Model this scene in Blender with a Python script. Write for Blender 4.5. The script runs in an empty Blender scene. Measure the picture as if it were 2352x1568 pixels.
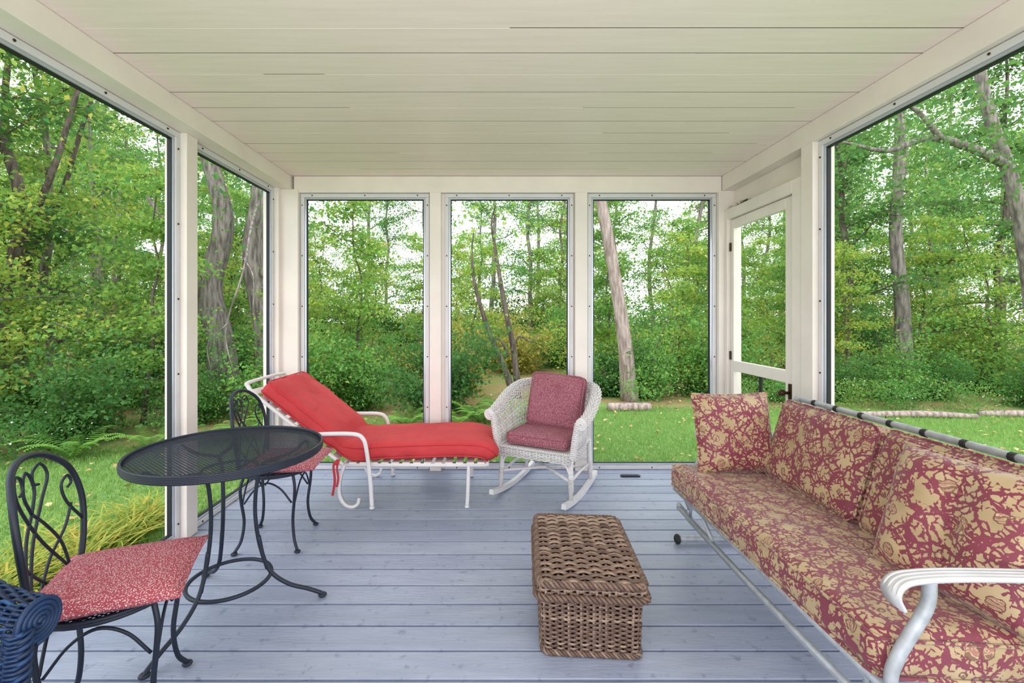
import bpy, math, numpy as np
from mathutils import Vector, Matrix, noise as mnoise
R=np.random.RandomState
scene=bpy.context.scene
COL=scene.collection
pi=math.pi
# ------------------------------------------------------------------ materials
def newmat(name):
    m=bpy.data.materials.new(name); m.use_nodes=True
    nt=m.node_tree; b=nt.nodes['Principled BSDF']
    return m,nt,b
def N(nt,t,**kw):
    n=nt.nodes.new(t)
    for k,v in kw.items():
        if k in n.inputs: n.inputs[k].default_value=v
        else: setattr(n,k,v)
    return n
def L(nt,a,b): nt.links.new(a,b)
def rgb(r,g,b):
    f=lambda c:((c/255)/12.92 if c/255<=.04045 else ((c/255+.055)/1.055)**2.4)
    return (f(r),f(g),f(b),1)
def mixc(nt,fac,a,b,bt='MIX'):
    n=nt.nodes.new('ShaderNodeMix'); n.data_type='RGBA'; n.blend_type=bt
    for s,v in ((0,fac),(6,a),(7,b)):
        if hasattr(v,'is_output'): L(nt,v,n.inputs[s])
        else: n.inputs[s].default_value=v
    return n.outputs[2]
def ramp(nt,inp,stops,interp='LINEAR'):
    r=nt.nodes.new('ShaderNodeValToRGB'); r.color_ramp.interpolation=interp
    els=r.color_ramp.elements
    while len(els)<len(stops): els.new(.5)
    for e,(p,c) in zip(els,stops): e.position=p; e.color=c if len(c)==4 else (*c,1)
    L(nt,inp,r.inputs[0]); return r.outputs[0]
def math_(nt,op,a,b=0.0):
    n=nt.nodes.new('ShaderNodeMath'); n.operation=op
    for i,v in enumerate((a,b)):
        if hasattr(v,'is_output'): L(nt,v,n.inputs[i])
        else: n.inputs[i].default_value=v
    return n.outputs[0]
def bump(nt,b,h,st=.3,dist=.01):
    n=N(nt,'ShaderNodeBump'); n.inputs['Strength'].default_value=st; n.inputs['Distance'].default_value=dist
    L(nt,h,n.inputs['Height']); L(nt,n.outputs[0],b.inputs['Normal'])
def paint(name,col,rough=.5,var=.12,scale=6,metal=0,bumps=.0,bscale=60):
    m,nt,b=newmat(name)
    tc=N(nt,'ShaderNodeTexCoord'); no=N(nt,'ShaderNodeTexNoise'); no.inputs['Scale'].default_value=scale; no.inputs['Detail'].default_value=5
    L(nt,tc.outputs['Object'],no.inputs['Vector'])
    d=tuple(c*(1-var) for c in col[:3])+(1,); h=tuple(min(1,c*(1+var)) for c in col[:3])+(1,)
    L(nt,ramp(nt,no.outputs[0],[(.3,d),(.7,h)]),b.inputs['Base Color'])
    b.inputs['Roughness'].default_value=rough; b.inputs['Metallic'].default_value=metal
    if bumps:
        n2=N(nt,'ShaderNodeTexNoise'); n2.inputs['Scale'].default_value=bscale; L(nt,tc.outputs['Object'],n2.inputs['Vector'])
        bump(nt,b,n2.outputs[0],bumps,.004)
    return m
M_white=paint('painted_trim',rgb(236,226,219),.45,.05,4,0,.05,30)
M_frame=paint('screen_frame_paint',rgb(216,214,216),.4,.05,5)
M_alu=paint('aluminium',rgb(196,202,212),.3,.05,8,.6)
M_arm=paint('ribbed_metal_arm',rgb(206,205,206),.45,.06,12,.15)
M_gasket=paint('gasket',rgb(30,32,38),.6,.1)
M_iron=paint('wrought_iron',rgb(28,36,52),.5,.2,20,.1)
M_wtube=paint('white_enamel',rgb(226,223,225),.35,.05,10)
M_strap=paint('vinyl_strap',rgb(228,226,223),.5,.05,10)
M_dark=paint('dark_void',rgb(12,10,8),.95,.1)
M_seam_shade=paint('board_seam_shade',rgb(70,62,50),.95,.2)
M_rubber=paint('black_rubber',rgb(28,28,30),.6,.1)
M_brass=paint('aged_brass',rgb(70,55,35),.4,.2,30,.8)
M_deck=paint('deck_skirt',rgb(14,22,44),.9,.1)
def m_red():
    m,nt,b=newmat('red_canvas'); tc=N(nt,'ShaderNodeTexCoord')
    no=N(nt,'ShaderNodeTexNoise'); no.inputs['Scale'].default_value=4; no.inputs['Detail'].default_value=4
    L(nt,tc.outputs['Object'],no.inputs['Vector'])
    L(nt,ramp(nt,no.outputs[0],[(.3,rgb(186,50,56)),(.7,rgb(206,64,68))]),b.inputs['Base Color'])
    b.inputs['Roughness'].default_value=.85
    n2=N(nt,'ShaderNodeTexNoise'); n2.inputs['Scale'].default_value=500; L(nt,tc.outputs['Object'],n2.inputs['Vector'])
    n3=N(nt,'ShaderNodeTexNoise'); n3.inputs['Scale'].default_value=5; n3.inputs['Distortion'].default_value=1.5; L(nt,tc.outputs['Object'],n3.inputs['Vector'])
    bump(nt,b,math_(nt,'ADD',math_(nt,'MULTIPLY',n2.outputs[0],.04),n3.outputs[0]),.6,.035)
    return m
M_red=m_red()
def m_speck(name,base,spot,scale,thr):
    m,nt,b=newmat(name); tc=N(nt,'ShaderNodeTexCoord')
    no=N(nt,'ShaderNodeTexNoise'); no.inputs['Scale'].default_value=scale*.6; L(nt,tc.outputs['Object'],no.inputs['Vector'])
    mv=N(nt,'ShaderNodeVectorMath'); mv.operation='MULTIPLY_ADD'; L(nt,no.outputs['Color'],mv.inputs[0]); mv.inputs[1].default_value=(.6/scale,)*3
    L(nt,tc.outputs['Object'],mv.inputs[2])
    vo=N(nt,'ShaderNodeTexVoronoi'); vo.inputs['Scale'].default_value=scale; L(nt,mv.outputs[0],vo.inputs['Vector'])
    L(nt,mixc(nt,ramp(nt,vo.outputs['Distance'],[(thr-.06,(1,1,1,1)),(thr+.06,(0,0,0,1))]),base,spot),b.inputs['Base Color'])
    b.inputs['Roughness'].default_value=.9
    return m
M_speck=m_speck('speckled_red_fabric',rgb(160,70,84),rgb(216,184,184),210,.36)
M_speck2=m_speck('speckled_burgundy_fabric',rgb(140,70,86),rgb(196,156,162),210,.36)
def m_coral():
    m,nt,b=newmat('coral_and_shell_print'); tc=N(nt,'ShaderNodeTexCoord')
    no=N(nt,'ShaderNodeTexNoise'); no.inputs['Scale'].default_value=38; no.inputs['Detail'].default_value=3; L(nt,tc.outputs['Object'],no.inputs['Vector'])
    mv=N(nt,'ShaderNodeVectorMath'); mv.operation='MULTIPLY_ADD'; L(nt,no.outputs['Color'],mv.inputs[0]); mv.inputs[1].default_value=(.022,)*3
    L(nt,tc.outputs['Object'],mv.inputs[2])
    S=12
    e1=N(nt,'ShaderNodeTexVoronoi'); e1.feature='DISTANCE_TO_EDGE'; e1.inputs['Scale'].default_value=S; L(nt,mv.outputs[0],e1.inputs['Vector'])
    e2=N(nt,'ShaderNodeTexVoronoi'); e2.feature='DISTANCE_TO_EDGE'; e2.inputs['Scale'].default_value=S*3.8; L(nt,mv.outputs[0],e2.inputs['Vector'])
    f1=N(nt,'ShaderNodeTexVoronoi'); f1.inputs['Scale'].default_value=S; L(nt,mv.outputs[0],f1.inputs['Vector'])
    big=math_(nt,'LESS_THAN',e1.outputs['Distance'],.045)
    near=math_(nt,'LESS_THAN',e1.outputs['Distance'],.23)
    small=math_(nt,'MULTIPLY',math_(nt,'LESS_THAN',e2.outputs['Distance'],.12),near)
    n4=N(nt,'ShaderNodeTexNoise'); n4.inputs['Scale'].default_value=60; L(nt,tc.outputs['Object'],n4.inputs['Vector'])
    small=math_(nt,'MULTIPLY',small,math_(nt,'GREATER_THAN',n4.outputs[0],.42))
    cor=math_(nt,'MAXIMUM',big,small)
    n5=N(nt,'ShaderNodeTexNoise'); n5.inputs['Scale'].default_value=9; L(nt,tc.outputs['Object'],n5.inputs['Vector'])
    tan=ramp(nt,n5.outputs[0],[(.35,rgb(166,142,104)),(.65,rgb(186,162,124))])
    wv=N(nt,'ShaderNodeTexWave'); wv.wave_type='RINGS'; wv.inputs['Scale'].default_value=30; wv.inputs['Distortion'].default_value=6; L(nt,mv.outputs[0],wv.inputs['Vector'])
    shell=ramp(nt,wv.outputs[0],[(.2,rgb(130,92,70)),(.6,rgb(206,182,148)),(.9,rgb(164,112,94))])
    sh=math_(nt,'LESS_THAN',f1.outputs['Distance'],.22)
    rim=math_(nt,'MULTIPLY',math_(nt,'LESS_THAN',f1.outputs['Distance'],.25),math_(nt,'GREATER_THAN',f1.outputs['Distance'],.22))
    c=mixc(nt,cor,tan,rgb(124,46,64))
    c=mixc(nt,sh,c,shell); c=mixc(nt,rim,c,rgb(112,68,52))
    L(nt,c,b.inputs['Base Color']); b.inputs['Roughness'].default_value=.6
    try: b.inputs['Sheen Weight'].default_value=.2
    except: pass
    n6=N(nt,'ShaderNodeTexNoise'); n6.inputs['Scale'].default_value=6; L(nt,tc.outputs['Object'],n6.inputs['Vector'])
    bump(nt,b,n6.outputs[0],.4,.03)
    return m
M_coral=m_coral()
def m_wicker(name,stops,rough=.55):
    m,nt,b=newmat(name); g=N(nt,'ShaderNodeNewGeometry'); tc=N(nt,'ShaderNodeTexCoord')
    no=N(nt,'ShaderNodeTexNoise'); no.inputs['Scale'].default_value=35; no.inputs['Detail'].default_value=4; L(nt,tc.outputs['Object'],no.inputs['Vector'])
    f=math_(nt,'ADD',math_(nt,'MULTIPLY',g.outputs['Random Per Island'],.5),math_(nt,'MULTIPLY',no.outputs[0],.5))
    L(nt,ramp(nt,f,stops),b.inputs['Base Color']); b.inputs['Roughness'].default_value=rough
    return m
M_wick_brown=m_wicker('brown_wicker',[(.2,rgb(82,62,54)),(.5,rgb(120,96,82)),(.8,rgb(168,144,126))])
M_wick_white=m_wicker('white_wicker',[(.2,rgb(198,192,192)),(.5,rgb(222,218,218)),(.8,rgb(236,234,234))])
M_wick_blue=m_wicker('blue_wicker',[(.2,rgb(6,20,44)),(.6,rgb(14,46,86)),(.76,rgb(30,76,124)),(.78,rgb(190,180,150)),(.85,rgb(30,80,125))])
M_chestin=paint('chest_lining',rgb(46,34,28),.9,.2)
def m_floor():
    m,nt,b=newmat('blue_grey_deck_paint'); tc=N(nt,'ShaderNodeTexCoord'); g=N(nt,'ShaderNodeNewGeometry')
    mp=N(nt,'ShaderNodeMapping'); mp.inputs['Scale'].default_value=(1.2,7,1); L(nt,tc.outputs['Object'],mp.inputs[0])
    no=N(nt,'ShaderNodeTexNoise'); no.inputs['Scale'].default_value=3; no.inputs['Detail'].default_value=8; L(nt,mp.outputs[0],no.inputs['Vector'])
    f=math_(nt,'ADD',math_(nt,'MULTIPLY',g.outputs['Random Per Island'],.35),math_(nt,'MULTIPLY',no.outputs[0],.65))
    c=ramp(nt,f,[(.25,rgb(136,146,169)),(.5,rgb(149,158,181)),(.75,rgb(164,172,193))])
    n2=N(nt,'ShaderNodeTexNoise'); n2.inputs['Scale'].default_value=22; n2.inputs['Detail'].default_value=8; L(nt,tc.outputs['Object'],n2.inputs['Vector'])
    c=mixc(nt,ramp(nt,n2.outputs[0],[(.60,(0,0,0,1)),(.70,(.6,.6,.6,1))]),c,rgb(106,116,140))
    L(nt,c,b.inputs['Base Color']); b.inputs['Roughness'].default_value=.36
    n3=N(nt,'ShaderNodeTexNoise'); n3.inputs['Scale'].default_value=12; n3.inputs['Detail'].default_value=8; L(nt,mp.outputs[0],n3.inputs['Vector'])
    bump(nt,b,n3.outputs[0],.35,.006)
    return m
M_floor=m_floor()
def m_ceil():
    m,nt,b=newmat('cream_ceiling_paint'); tc=N(nt,'ShaderNodeTexCoord')
    mp=N(nt,'ShaderNodeMapping'); mp.inputs['Scale'].default_value=(.6,9,1); L(nt,tc.outputs['Object'],mp.inputs[0])
    no=N(nt,'ShaderNodeTexNoise'); no.inputs['Scale'].default_value=4; no.inputs['Detail'].default_value=8; L(nt,mp.outputs[0],no.inputs['Vector'])
    L(nt,ramp(nt,no.outputs[0],[(.3,rgb(241,226,219)),(.7,rgb(248,234,227))]),b.inputs['Base Color'])
    b.inputs['Roughness'].default_value=.5; bump(nt,b,no.outputs[0],.12,.005)
    return m
M_ceil=m_ceil()
def m_leaf(name,stops,tr=.45,nscale=.5):
    m=bpy.data.materials.new(name); m.use_nodes=True; nt=m.node_tree
    for n in list(nt.nodes): nt.nodes.remove(n)
    out=N(nt,'ShaderNodeOutputMaterial'); d=N(nt,'ShaderNodeBsdfDiffuse'); t=N(nt,'ShaderNodeBsdfTranslucent'); mx=N(nt,'ShaderNodeMixShader')
    mx.inputs[0].default_value=tr
    g=N(nt,'ShaderNodeNewGeometry'); oi=N(nt,'ShaderNodeObjectInfo')
    no=N(nt,'ShaderNodeTexNoise'); no.inputs['Scale'].default_value=nscale; no.inputs['Detail'].default_value=2; L(nt,g.outputs['Position'],no.inputs['Vector'])
    f=math_(nt,'ADD',math_(nt,'MULTIPLY',g.outputs['Random Per Island'],.4),math_(nt,'MULTIPLY',no.outputs[0],.4))
    f=math_(nt,'ADD',f,math_(nt,'MULTIPLY',oi.outputs['Random'],.28))
    c=ramp(nt,f,stops)
    L(nt,c,d.inputs[0]); L(nt,mixc(nt,.4,c,rgb(168,202,104),'MIX'),t.inputs[0])
    L(nt,d.outputs[0],mx.inputs[1]); L(nt,t.outputs[0],mx.inputs[2]); L(nt,mx.outputs[0],out.inputs[0])
    return m
G1=[(.2,rgb(82,130,76)),(.42,rgb(116,164,84)),(.6,rgb(152,188,92)),(.78,rgb(194,204,100)),(.95,rgb(226,190,98))]
G2=[(.2,rgb(64,116,72)),(.45,rgb(90,148,82)),(.7,rgb(126,178,96)),(.95,rgb(186,198,104))]
G3=[(.2,rgb(44,84,54)),(.5,rgb(70,118,70)),(.9,rgb(112,154,84))]
G4=[(.2,rgb(120,140,78)),(.45,rgb(166,174,90)),(.65,rgb(204,188,102)),(.85,rgb(204,150,98))]
M_leafY=m_leaf('maple_leaves',G1)
M_leafG=m_leaf('shrub_leaves',G2)
M_leafD=m_leaf('dark_canopy_leaves',G3,.35)
M_leafO=m_leaf('turning_leaves',G4)
M_grass=m_leaf('grass_blades',[(.15,rgb(98,142,80)),(.5,rgb(130,170,94)),(.85,rgb(166,194,116))],.3,1.2)
M_lily=m_leaf('strap_leaves',[(.2,rgb(106,146,70)),(.5,rgb(166,180,90)),(.75,rgb(216,196,104)),(.9,rgb(214,158,94))],.4,2)
M_fern=m_leaf('fern_fronds',[(.2,rgb(86,140,70)),(.8,rgb(140,180,90))],.4,2)
M_fallen=m_leaf('fallen_leaves',[(.2,rgb(160,126,90)),(.5,rgb(200,172,120)),(.8,rgb(220,204,160))],.1,2)
def m_bark(name,a,b_):
    m,nt,b=newmat(name); tc=N(nt,'ShaderNodeTexCoord')
    mp=N(nt,'ShaderNodeMapping'); mp.inputs['Scale'].default_value=(6,6,1.2); L(nt,tc.outputs['Object'],mp.inputs[0])
    no=N(nt,'ShaderNodeTexNoise'); no.inputs['Scale'].default_value=3; no.inputs['Detail'].default_value=8; L(nt,mp.outputs[0],no.inputs['Vector'])
    L(nt,ramp(nt,no.outputs[0],[(.35,a),(.65,b_)]),b.inputs['Base Color']); b.inputs['Roughness'].default_value=.9
    bump(nt,b,no.outputs[0],.8,.05)
    return m
M_bark=m_bark('grey_bark',rgb(92,84,80),rgb(156,146,140))
M_barkp=m_bark('pale_pine_bark',rgb(132,114,108),rgb(188,170,164))
M_barkd=m_bark('dark_bark',rgb(72,62,56),rgb(124,110,102))
def m_ground():
    m,nt,b=newmat('ground_soil_and_turf'); g=N(nt,'ShaderNodeNewGeometry')
    at=N(nt,'ShaderNodeAttribute'); at.attribute_name='lawn'
    no=N(nt,'ShaderNodeTexNoise'); no.inputs['Scale'].default_value=1.2; no.inputs['Detail'].default_value=8; L(nt,g.outputs['Position'],no.inputs['Vector'])
    n2=N(nt,'ShaderNodeTexNoise'); n2.inputs['Scale'].default_value=14; n2.inputs['Detail'].default_value=8; L(nt,g.outputs['Position'],n2.inputs['Vector'])
    grass=ramp(nt,n2.outputs[0],[(.3,rgb(92,128,70)),(.7,rgb(136,168,94))])
    litter=ramp(nt,n2.outputs[0],[(.3,rgb(112,86,62)),(.5,rgb(166,134,96)),(.62,rgb(120,138,74)),(.8,rgb(190,156,112))])
    under=mixc(nt,ramp(nt,no.outputs[0],[(.45,(0,0,0,1)),(.62,(1,1,1,1))]),litter,rgb(116,144,72))
    c=mixc(nt,at.outputs['Fac'],under,grass)
    # a pale open road and dry field beyond the trees on one side
    a2=N(nt,'ShaderNodeAttribute'); a2.attribute_name='field'
    c=mixc(nt,a2.outputs['Fac'],c,rgb(170,168,118))
    L(nt,c,b.inputs['Base Color']); b.inputs['Roughness'].default_value=.95
    return m
M_ground=m_ground()
# ------------------------------------------------------------------ mesh builder
def catmull(P,n=8,closed=False):
    P=[np.array(p,float) for p in P]; out=[]
    m=len(P); rng=range(m if closed else m-1)
    for i in rng:
        if closed: p0,p1,p2,p3=P[(i-1)%m],P[i],P[(i+1)%m],P[(i+2)%m]
        else: p0=P[i-1] if i>0 else 2*P[0]-P[1]; p1=P[i]; p2=P[i+1]; p3=P[i+2] if i+2<m else 2*P[-1]-P[-2]
        for k in range(n):
            t=k/n; out.append(.5*((2*p1)+(-p0+p2)*t+(2*p0-5*p1+4*p2-p3)*t*t+(-p0+3*p1-3*p2+p3)*t**3))
    if not closed: out.append(P[-1])
    return np.array(out)
def frames(P,closed=False):
    P=np.asarray(P,float)
    if closed: T=np.roll(P,-1,0)-np.roll(P,1,0)
    else: T=np.gradient(P,axis=0)
    T/= (np.linalg.norm(T,axis=1,keepdims=True)+1e-12)
    up=np.array([0,0,1.]) if abs(T[0][2])<.9 else np.array([1.,0,0])
    n=np.cross(T[0],up); n/=np.linalg.norm(n); Ns=[n]
    for i in range(1,len(P)):
        n=Ns[-1]-T[i]*np.dot(Ns[-1],T[i]); l=np.linalg.norm(n)
        n=n/l if l>1e-9 else Ns[-1]; Ns.append(n)
    Ns=np.array(Ns); B=np.cross(T,Ns); return T,Ns,B
class MB:
    def __init__(s): s.v=[]; s.f=[]; s.n=0
    def add(s,v,f):
        v=np.asarray(v,float).reshape(-1,3); s.v.append(v)
        s.f+= [tuple(int(i)+s.n for i in q) for q in f]; s.n+=len(v); return s
    def tube(s,P,r,k=8,closed=False,flat=None):
        P=np.asarray(P,float); T,Nn,B=frames(P,closed); m=len(P)
        r=np.broadcast_to(np.asarray(r,float),(m,)) if np.ndim(r)==0 or len(r)==m else np.interp(np.linspace(0,1,m),np.linspace(0,1,len(r)),r)
        a=np.linspace(0,2*pi,k,endpoint=False)
        ca=np.cos(a)[None,:,None]; sa=np.sin(a)[None,:,None]
        V=P[:,None,:]+r[:,None,None]*(ca*Nn[:,None,:]+sa*B[:,None,:])
        F=[]
        for i in range(m if closed else m-1):
            j=(i+1)%m
            for q in range(k):
                q2=(q+1)%k; F.append((i*k+q,j*k+q,j*k+q2,i*k+q2))
        if not closed: F.append(tuple(range(k))); F.append(tuple((m-1)*k+q for q in range(k-1,-1,-1)))
        return s.add(V.reshape(-1,3),F)
    def ribbon(s,P,W,th=.002):
        P=np.asarray(P,float); T=np.gradient(P,axis=0); T/=np.linalg.norm(T,axis=1,keepdims=True)+1e-12
        W=np.broadcast_to(np.asarray(W,float),P.shape); Nn=np.cross(T,W); Nn/=np.linalg.norm(Nn,axis=1,keepdims=True)+1e-12; Nn=Nn*th/2
        V=np.stack([P-W-Nn,P+W-Nn,P+W+Nn,P-W+Nn],1).reshape(-1,3); F=[]
        for i in range(len(P)-1):
            for q in range(4): q2=(q+1)%4; F.append((i*4+q,i*4+q2,i*4+4+q2,i*4+4+q))
        F+=[(3,2,1,0),tuple((len(P)-1)*4+q for q in range(4))]
        return s.add(V,F)
    def box(s,x0,x1,y0,y1,z0,z1,r=.004):
        h=np.array([x1-x0,y1-y0,z1-z0])/2; c=np.array([x0+x1,y0+y1,z0+z1])/2; r=min(r,min(h)*.45)
        V,F=rbox(h,r,1,1); return s.add(V+c,F)
    def sphere(s,c,r,k=8,sc=(1,1,1)):
        V=[];F=[]
        for i in range(k+1):
            t=pi*i/k
            for j in range(2*k): p=pi*j/k; V.append((c[0]+r*sc[0]*math.sin(t)*math.cos(p),c[1]+r*sc[1]*math.sin(t)*math.sin(p),c[2]+r*sc[2]*math.cos(t)))
        for i in range(k):
            for j in range(2*k): j2=(j+1)%(2*k); F.append((i*2*k+j,(i+1)*2*k+j,(i+1)*2*k+j2,i*2*k+j2))
        return s.add(V,F)
    def helix(s,P,Rw,r,k=5,pitch=None,per=7,phase=0):
        P=np.asarray(P,float)
        d=np.r_[0,np.cumsum(np.linalg.norm(np.diff(P,axis=0),axis=1))]; Ltot=d[-1]; pitch=pitch or 2*r
        turns=Ltot/pitch; n=max(8,int(turns*per)); q=np.linspace(0,Ltot,n)
        Q=np.stack([np.interp(q,d,P[:,i]) for i in range(3)],1); T,Nn,B=frames(Q)
        a=(q/pitch*2*pi+phase)[:,None]
        return s.tube(Q+Rw*(np.cos(a)*Nn+np.sin(a)*B),r,k)
    def verts(s): return np.concatenate(s.v) if s.v else np.zeros((0,3))
    def mesh(s,name,off=(0,0,0),smooth=True):
        me=bpy.data.meshes.new(name); V=s.verts()-np.array(off)
        me.from_pydata(V.tolist(),[],s.f); me.validate()
        if smooth: me.polygons.foreach_set('use_smooth',[True]*len(me.polygons))
        me.update(); return me
def rbox(h,r,k=3,m=1):
    ms=m if hasattr(m,'__len__') else (m,m,m)
    ax=[]
    for a in range(3):
        c=[-h[a]+r*(1-math.tan(pi/4*(1-i/k))) for i in range(k+1)]
        mid=list(np.linspace(-h[a]+r,h[a]-r,ms[a]+1))[1:-1]
        ax.append(c+mid+[-q for q in c[::-1]])
    V=[];idx={};F=[]
    def vid(p):
        key=(round(p[0],6),round(p[1],6),round(p[2],6))
        if key not in idx:
            p=np.array(p); inner=np.clip(p,-(h-r),h-r); n=p-inner; l=np.linalg.norm(n)
            idx[key]=len(V); V.append(inner+n/l*r)
        return idx[key]
    h=np.array(h,float)
    for a in range(3):
        b,c=(a+1)%3,(a+2)%3
        for sgn in (-1,1):
            for i in range(len(ax[b])-1):
                for j in range(len(ax[c])-1):
                    q=[]
                    for (ii,jj) in ((i,j),(i+1,j),(i+1,j+1),(i,j+1)):
                        p=[0,0,0]; p[a]=sgn*h[a]; p[b]=ax[b][ii]; p[c]=ax[c][jj]; q.append(vid(p))
                    F.append(q if sgn>0 else q[::-1])
    return np.array(V),F
def empty(name,loc,rot=0,label='',category='',group=None):
    o=bpy.data.objects.new(name,None); o.location=loc; o.rotation_euler=(0,0,rot); o.empty_display_size=.1
    COL.objects.link(o); o['label']=label; o['category']=category
    if group: o['group']=group
    return o
def obj(name,me,mat,parent=None,**props):
    o=bpy.data.objects.new(name,me)
    if mat.name not in [m.name for m in me.materials if m]: me.materials.append(mat)
    COL.objects.link(o)
    if parent: o.parent=parent
    for k,v in props.items(): o[k]=v
    return o
def part(name,mb,mat,parent,world=False,smooth=True,**p):
    off=tuple(parent.location) if world else (0,0,0)
    return obj(name,mb.mesh(name,off,smooth),mat,parent,**p)
def top(name,mb,mat,origin=(0,0,0),smooth=True,**p):
    o=obj(name,mb.mesh(name,origin,smooth),mat,None,**p); o.location=origin; return o
def struct(name,mb,mat,label,smooth=False):
    return top(name,mb,mat,(0,0,0),smooth,kind='structure',label=label,category='building part')
def dup(root,loc,rot,scale=None,label=None):
    def rec(o,par):
        c=o.copy(); COL.objects.link(c)
        if par: c.parent=par
        for ch in list(o.children): rec(ch,c)
        return c
    c=rec(root,None); c.location=loc; c.rotation_euler=(0,0,rot)
    if label: c['label']=label
    return c
# ------------------------------------------------------------------ room
XL,XR,YB,H=-1.80,1.935,3.867,2.50
mb=MB(); y=-1.2+.104
rs=R(3)
while y<4.0:
    mb.box(-1.95,2.1,y+.0056,y+.144-.0056,-.035,0+rs.uniform(-.0008,.0008),.0025); y+=.144
fl=struct('floor',mb,M_floor,'blue-grey painted wooden deck boards')
mb=MB(); mb.box(-1.93,2.08,-1.1,3.98,-.36,-.036,.003); struct('trim_1',mb,M_deck,'dark deck framing under the floor boards')
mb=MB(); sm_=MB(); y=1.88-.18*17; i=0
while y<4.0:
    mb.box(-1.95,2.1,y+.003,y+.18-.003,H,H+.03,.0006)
    # beside each board: gap shade painted as dark strips along some lengths, paint-filled along others
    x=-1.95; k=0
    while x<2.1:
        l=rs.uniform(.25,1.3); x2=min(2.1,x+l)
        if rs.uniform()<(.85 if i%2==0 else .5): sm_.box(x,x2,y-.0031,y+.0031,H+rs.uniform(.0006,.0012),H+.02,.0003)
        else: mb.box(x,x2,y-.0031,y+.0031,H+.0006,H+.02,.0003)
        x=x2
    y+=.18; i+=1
ce=struct('ceiling',mb,M_ceil,'cream painted board ceiling with dark seams')
o=obj('seam_shade',sm_.mesh('seam_shade',(0,0,0),False),M_seam_shade,ce,kind='stuff',label='dark strips painted as shade in the gaps between ceiling boards')
mb=MB(); mb.box(-2.1,2.25,-1.15,4.15,H+.032,H+.1,.003); struct('trim_2',mb,M_dark,'roof deck above the ceiling boards')
tn=[3]
def trim(boxes,label,mat=M_white):
    mb=MB()
    for b in boxes: mb.box(*b)
    o=struct('trim_%d'%tn[0],mb,mat,label); tn[0]+=1; return o
trim([(-1.93,-1.72,-1.1,YB+.1,2.385,2.499)],'cream painted header beam over the side screens')
trim([(1.935,2.09,-1.1,YB+.1,2.372,2.499)],'cream painted header beam over the door')
trim([(-1.70,1.93,YB-.005,4.0,2.36,2.499)],'cream painted header beam over the end screens')
trim([(-1.93,-1.80,2.665,2.765,0,2.385)],'white painted square porch post')
trim([(-1.93,-1.66,YB-.02,4.0,0,2.385),(-1.93,-1.80,3.80,YB,0,2.385)],'white painted corner post')
trim([(1.90,2.09,YB-.02,4.0,0,2.372)],'white painted corner post')
trim([(1.935,2.07,2.765,2.872,0,2.372)],'white painted square porch post')
trim([(-.545,-.45,YB-.02,3.98,0,2.36),(-.56,-.41,3.905,3.98,0,2.36)],'white painted post between screens')
trim([(.685,.79,YB-.02,3.98,0,2.36),(.67,.81,3.905,3.98,0,2.36)],'white painted post between screens')
trim([(-1.93,-1.80,-.1,0.0,0,2.385)],'white painted square porch post')
trim([(1.935,2.07,-.1,0.0,0,2.372)],'white painted square porch post')
def window(n,axis,plane,a0,a1,z0,z1,w1=.032,w2=.016,out=1):
    root=bpy.data.objects.new('window_%d'%n,None); COL.objects.link(root)
    root['kind']='structure'; root['label']='open porch screen panel in an aluminium frame'; root['category']='window'
    def ring(w,o,d0,d1,name,mat,r=.003):
        mb=MB(); A0,A1,Z0,Z1=a0+o,a1-o,z0+o,z1-o
        for (p,q,s,t) in ((A0,A1,Z0,Z0+w),(A0,A1,Z1-w,Z1),(A0,A0+w,Z0+w,Z1-w),(A1-w,A1,Z0+w,Z1-w)):
            lo,hi=sorted((plane+out*d0,plane+out*d1))
            if axis=='x': mb.box(p,q,lo,hi,s,t,r)
            else: mb.box(lo,hi,p,q,s,t,r)
        part(name,mb,mat,root,smooth=False)
    ring(w1,0,-.012,.03,'frame',M_frame)
    ring(w2,w1,-.004,.025,'inner_frame',M_alu)
    ring(.006,w1+w2,.002,.026,'gasket',M_gasket,.001)
    mb=MB()
    k=int((z1-z0)/.42)
    for i in range(k+1):
        z=z0+.1+(z1-z0-.2)*i/k
        for a in (a0+.015,a1-.015):
            c=(a,plane-out*.013,z) if axis=='x' else (plane-out*.013,a,z); mb.sphere(c,.006,4)
    k=max(2,int((a1-a0)/.4))
    for i in range(k+1):
        a=a0+.1+(a1-a0-.2)*i/k
        for z in (z0+.016,z1-.016):
            c=(a,plane-out*.013,z) if axis=='x' else (plane-out*.013,a,z); mb.sphere(c,.006,4)
    part('screw',mb,M_brass,root,kind='stuff')
    return root
window(1,'x',3.90,-1.655,-.555,0.002,2.357)
window(2,'x',3.90,-.42,.678,0.002,2.357)
window(3,'x',3.90,.80,1.897,0.002,2.357)
window(4,'y',-1.85,2.768,3.80,0.002,2.382,out=-1)
window(5,'y',-1.85,0.003,2.662,0.002,2.382,out=-1)
window(6,'y',1.98,0.003,2.762,0.002,2.368,out=1)
window(7,'y',-1.85,-1.05,-.103,0.002,2.382,out=-1)
window(8,'y',1.98,-1.05,-.103,0.002,2.368,out=1)
trim([(1.945,2.05,2.874,2.975,0,2.2),(1.945,2.05,3.80,3.846,0,2.2),(1.945,2.05,2.975,3.80,2.115,2.2)],'white painted door casing')
trim([(2.03,2.05,2.874,3.846,2.2,2.372)],'recessed board above the door')
d=bpy.data.objects.new('door_1',None); COL.objects.link(d); d['kind']='structure'; d['label']='white wooden screen door with a tall upper panel'; d['category']='door'; d.location=(1.98,3.39,0)
mb=MB()
for b in ((1.97,2.005,2.98,3.08,.01,2.11),(1.97,2.005,3.745,3.795,.01,2.11),(1.97,2.005,3.08,3.745,2.035,2.11),(1.97,2.005,3.08,3.745,.86,.945),(1.97,2.005,3.08,3.745,.01,.22)): mb.box(*b)
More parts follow.
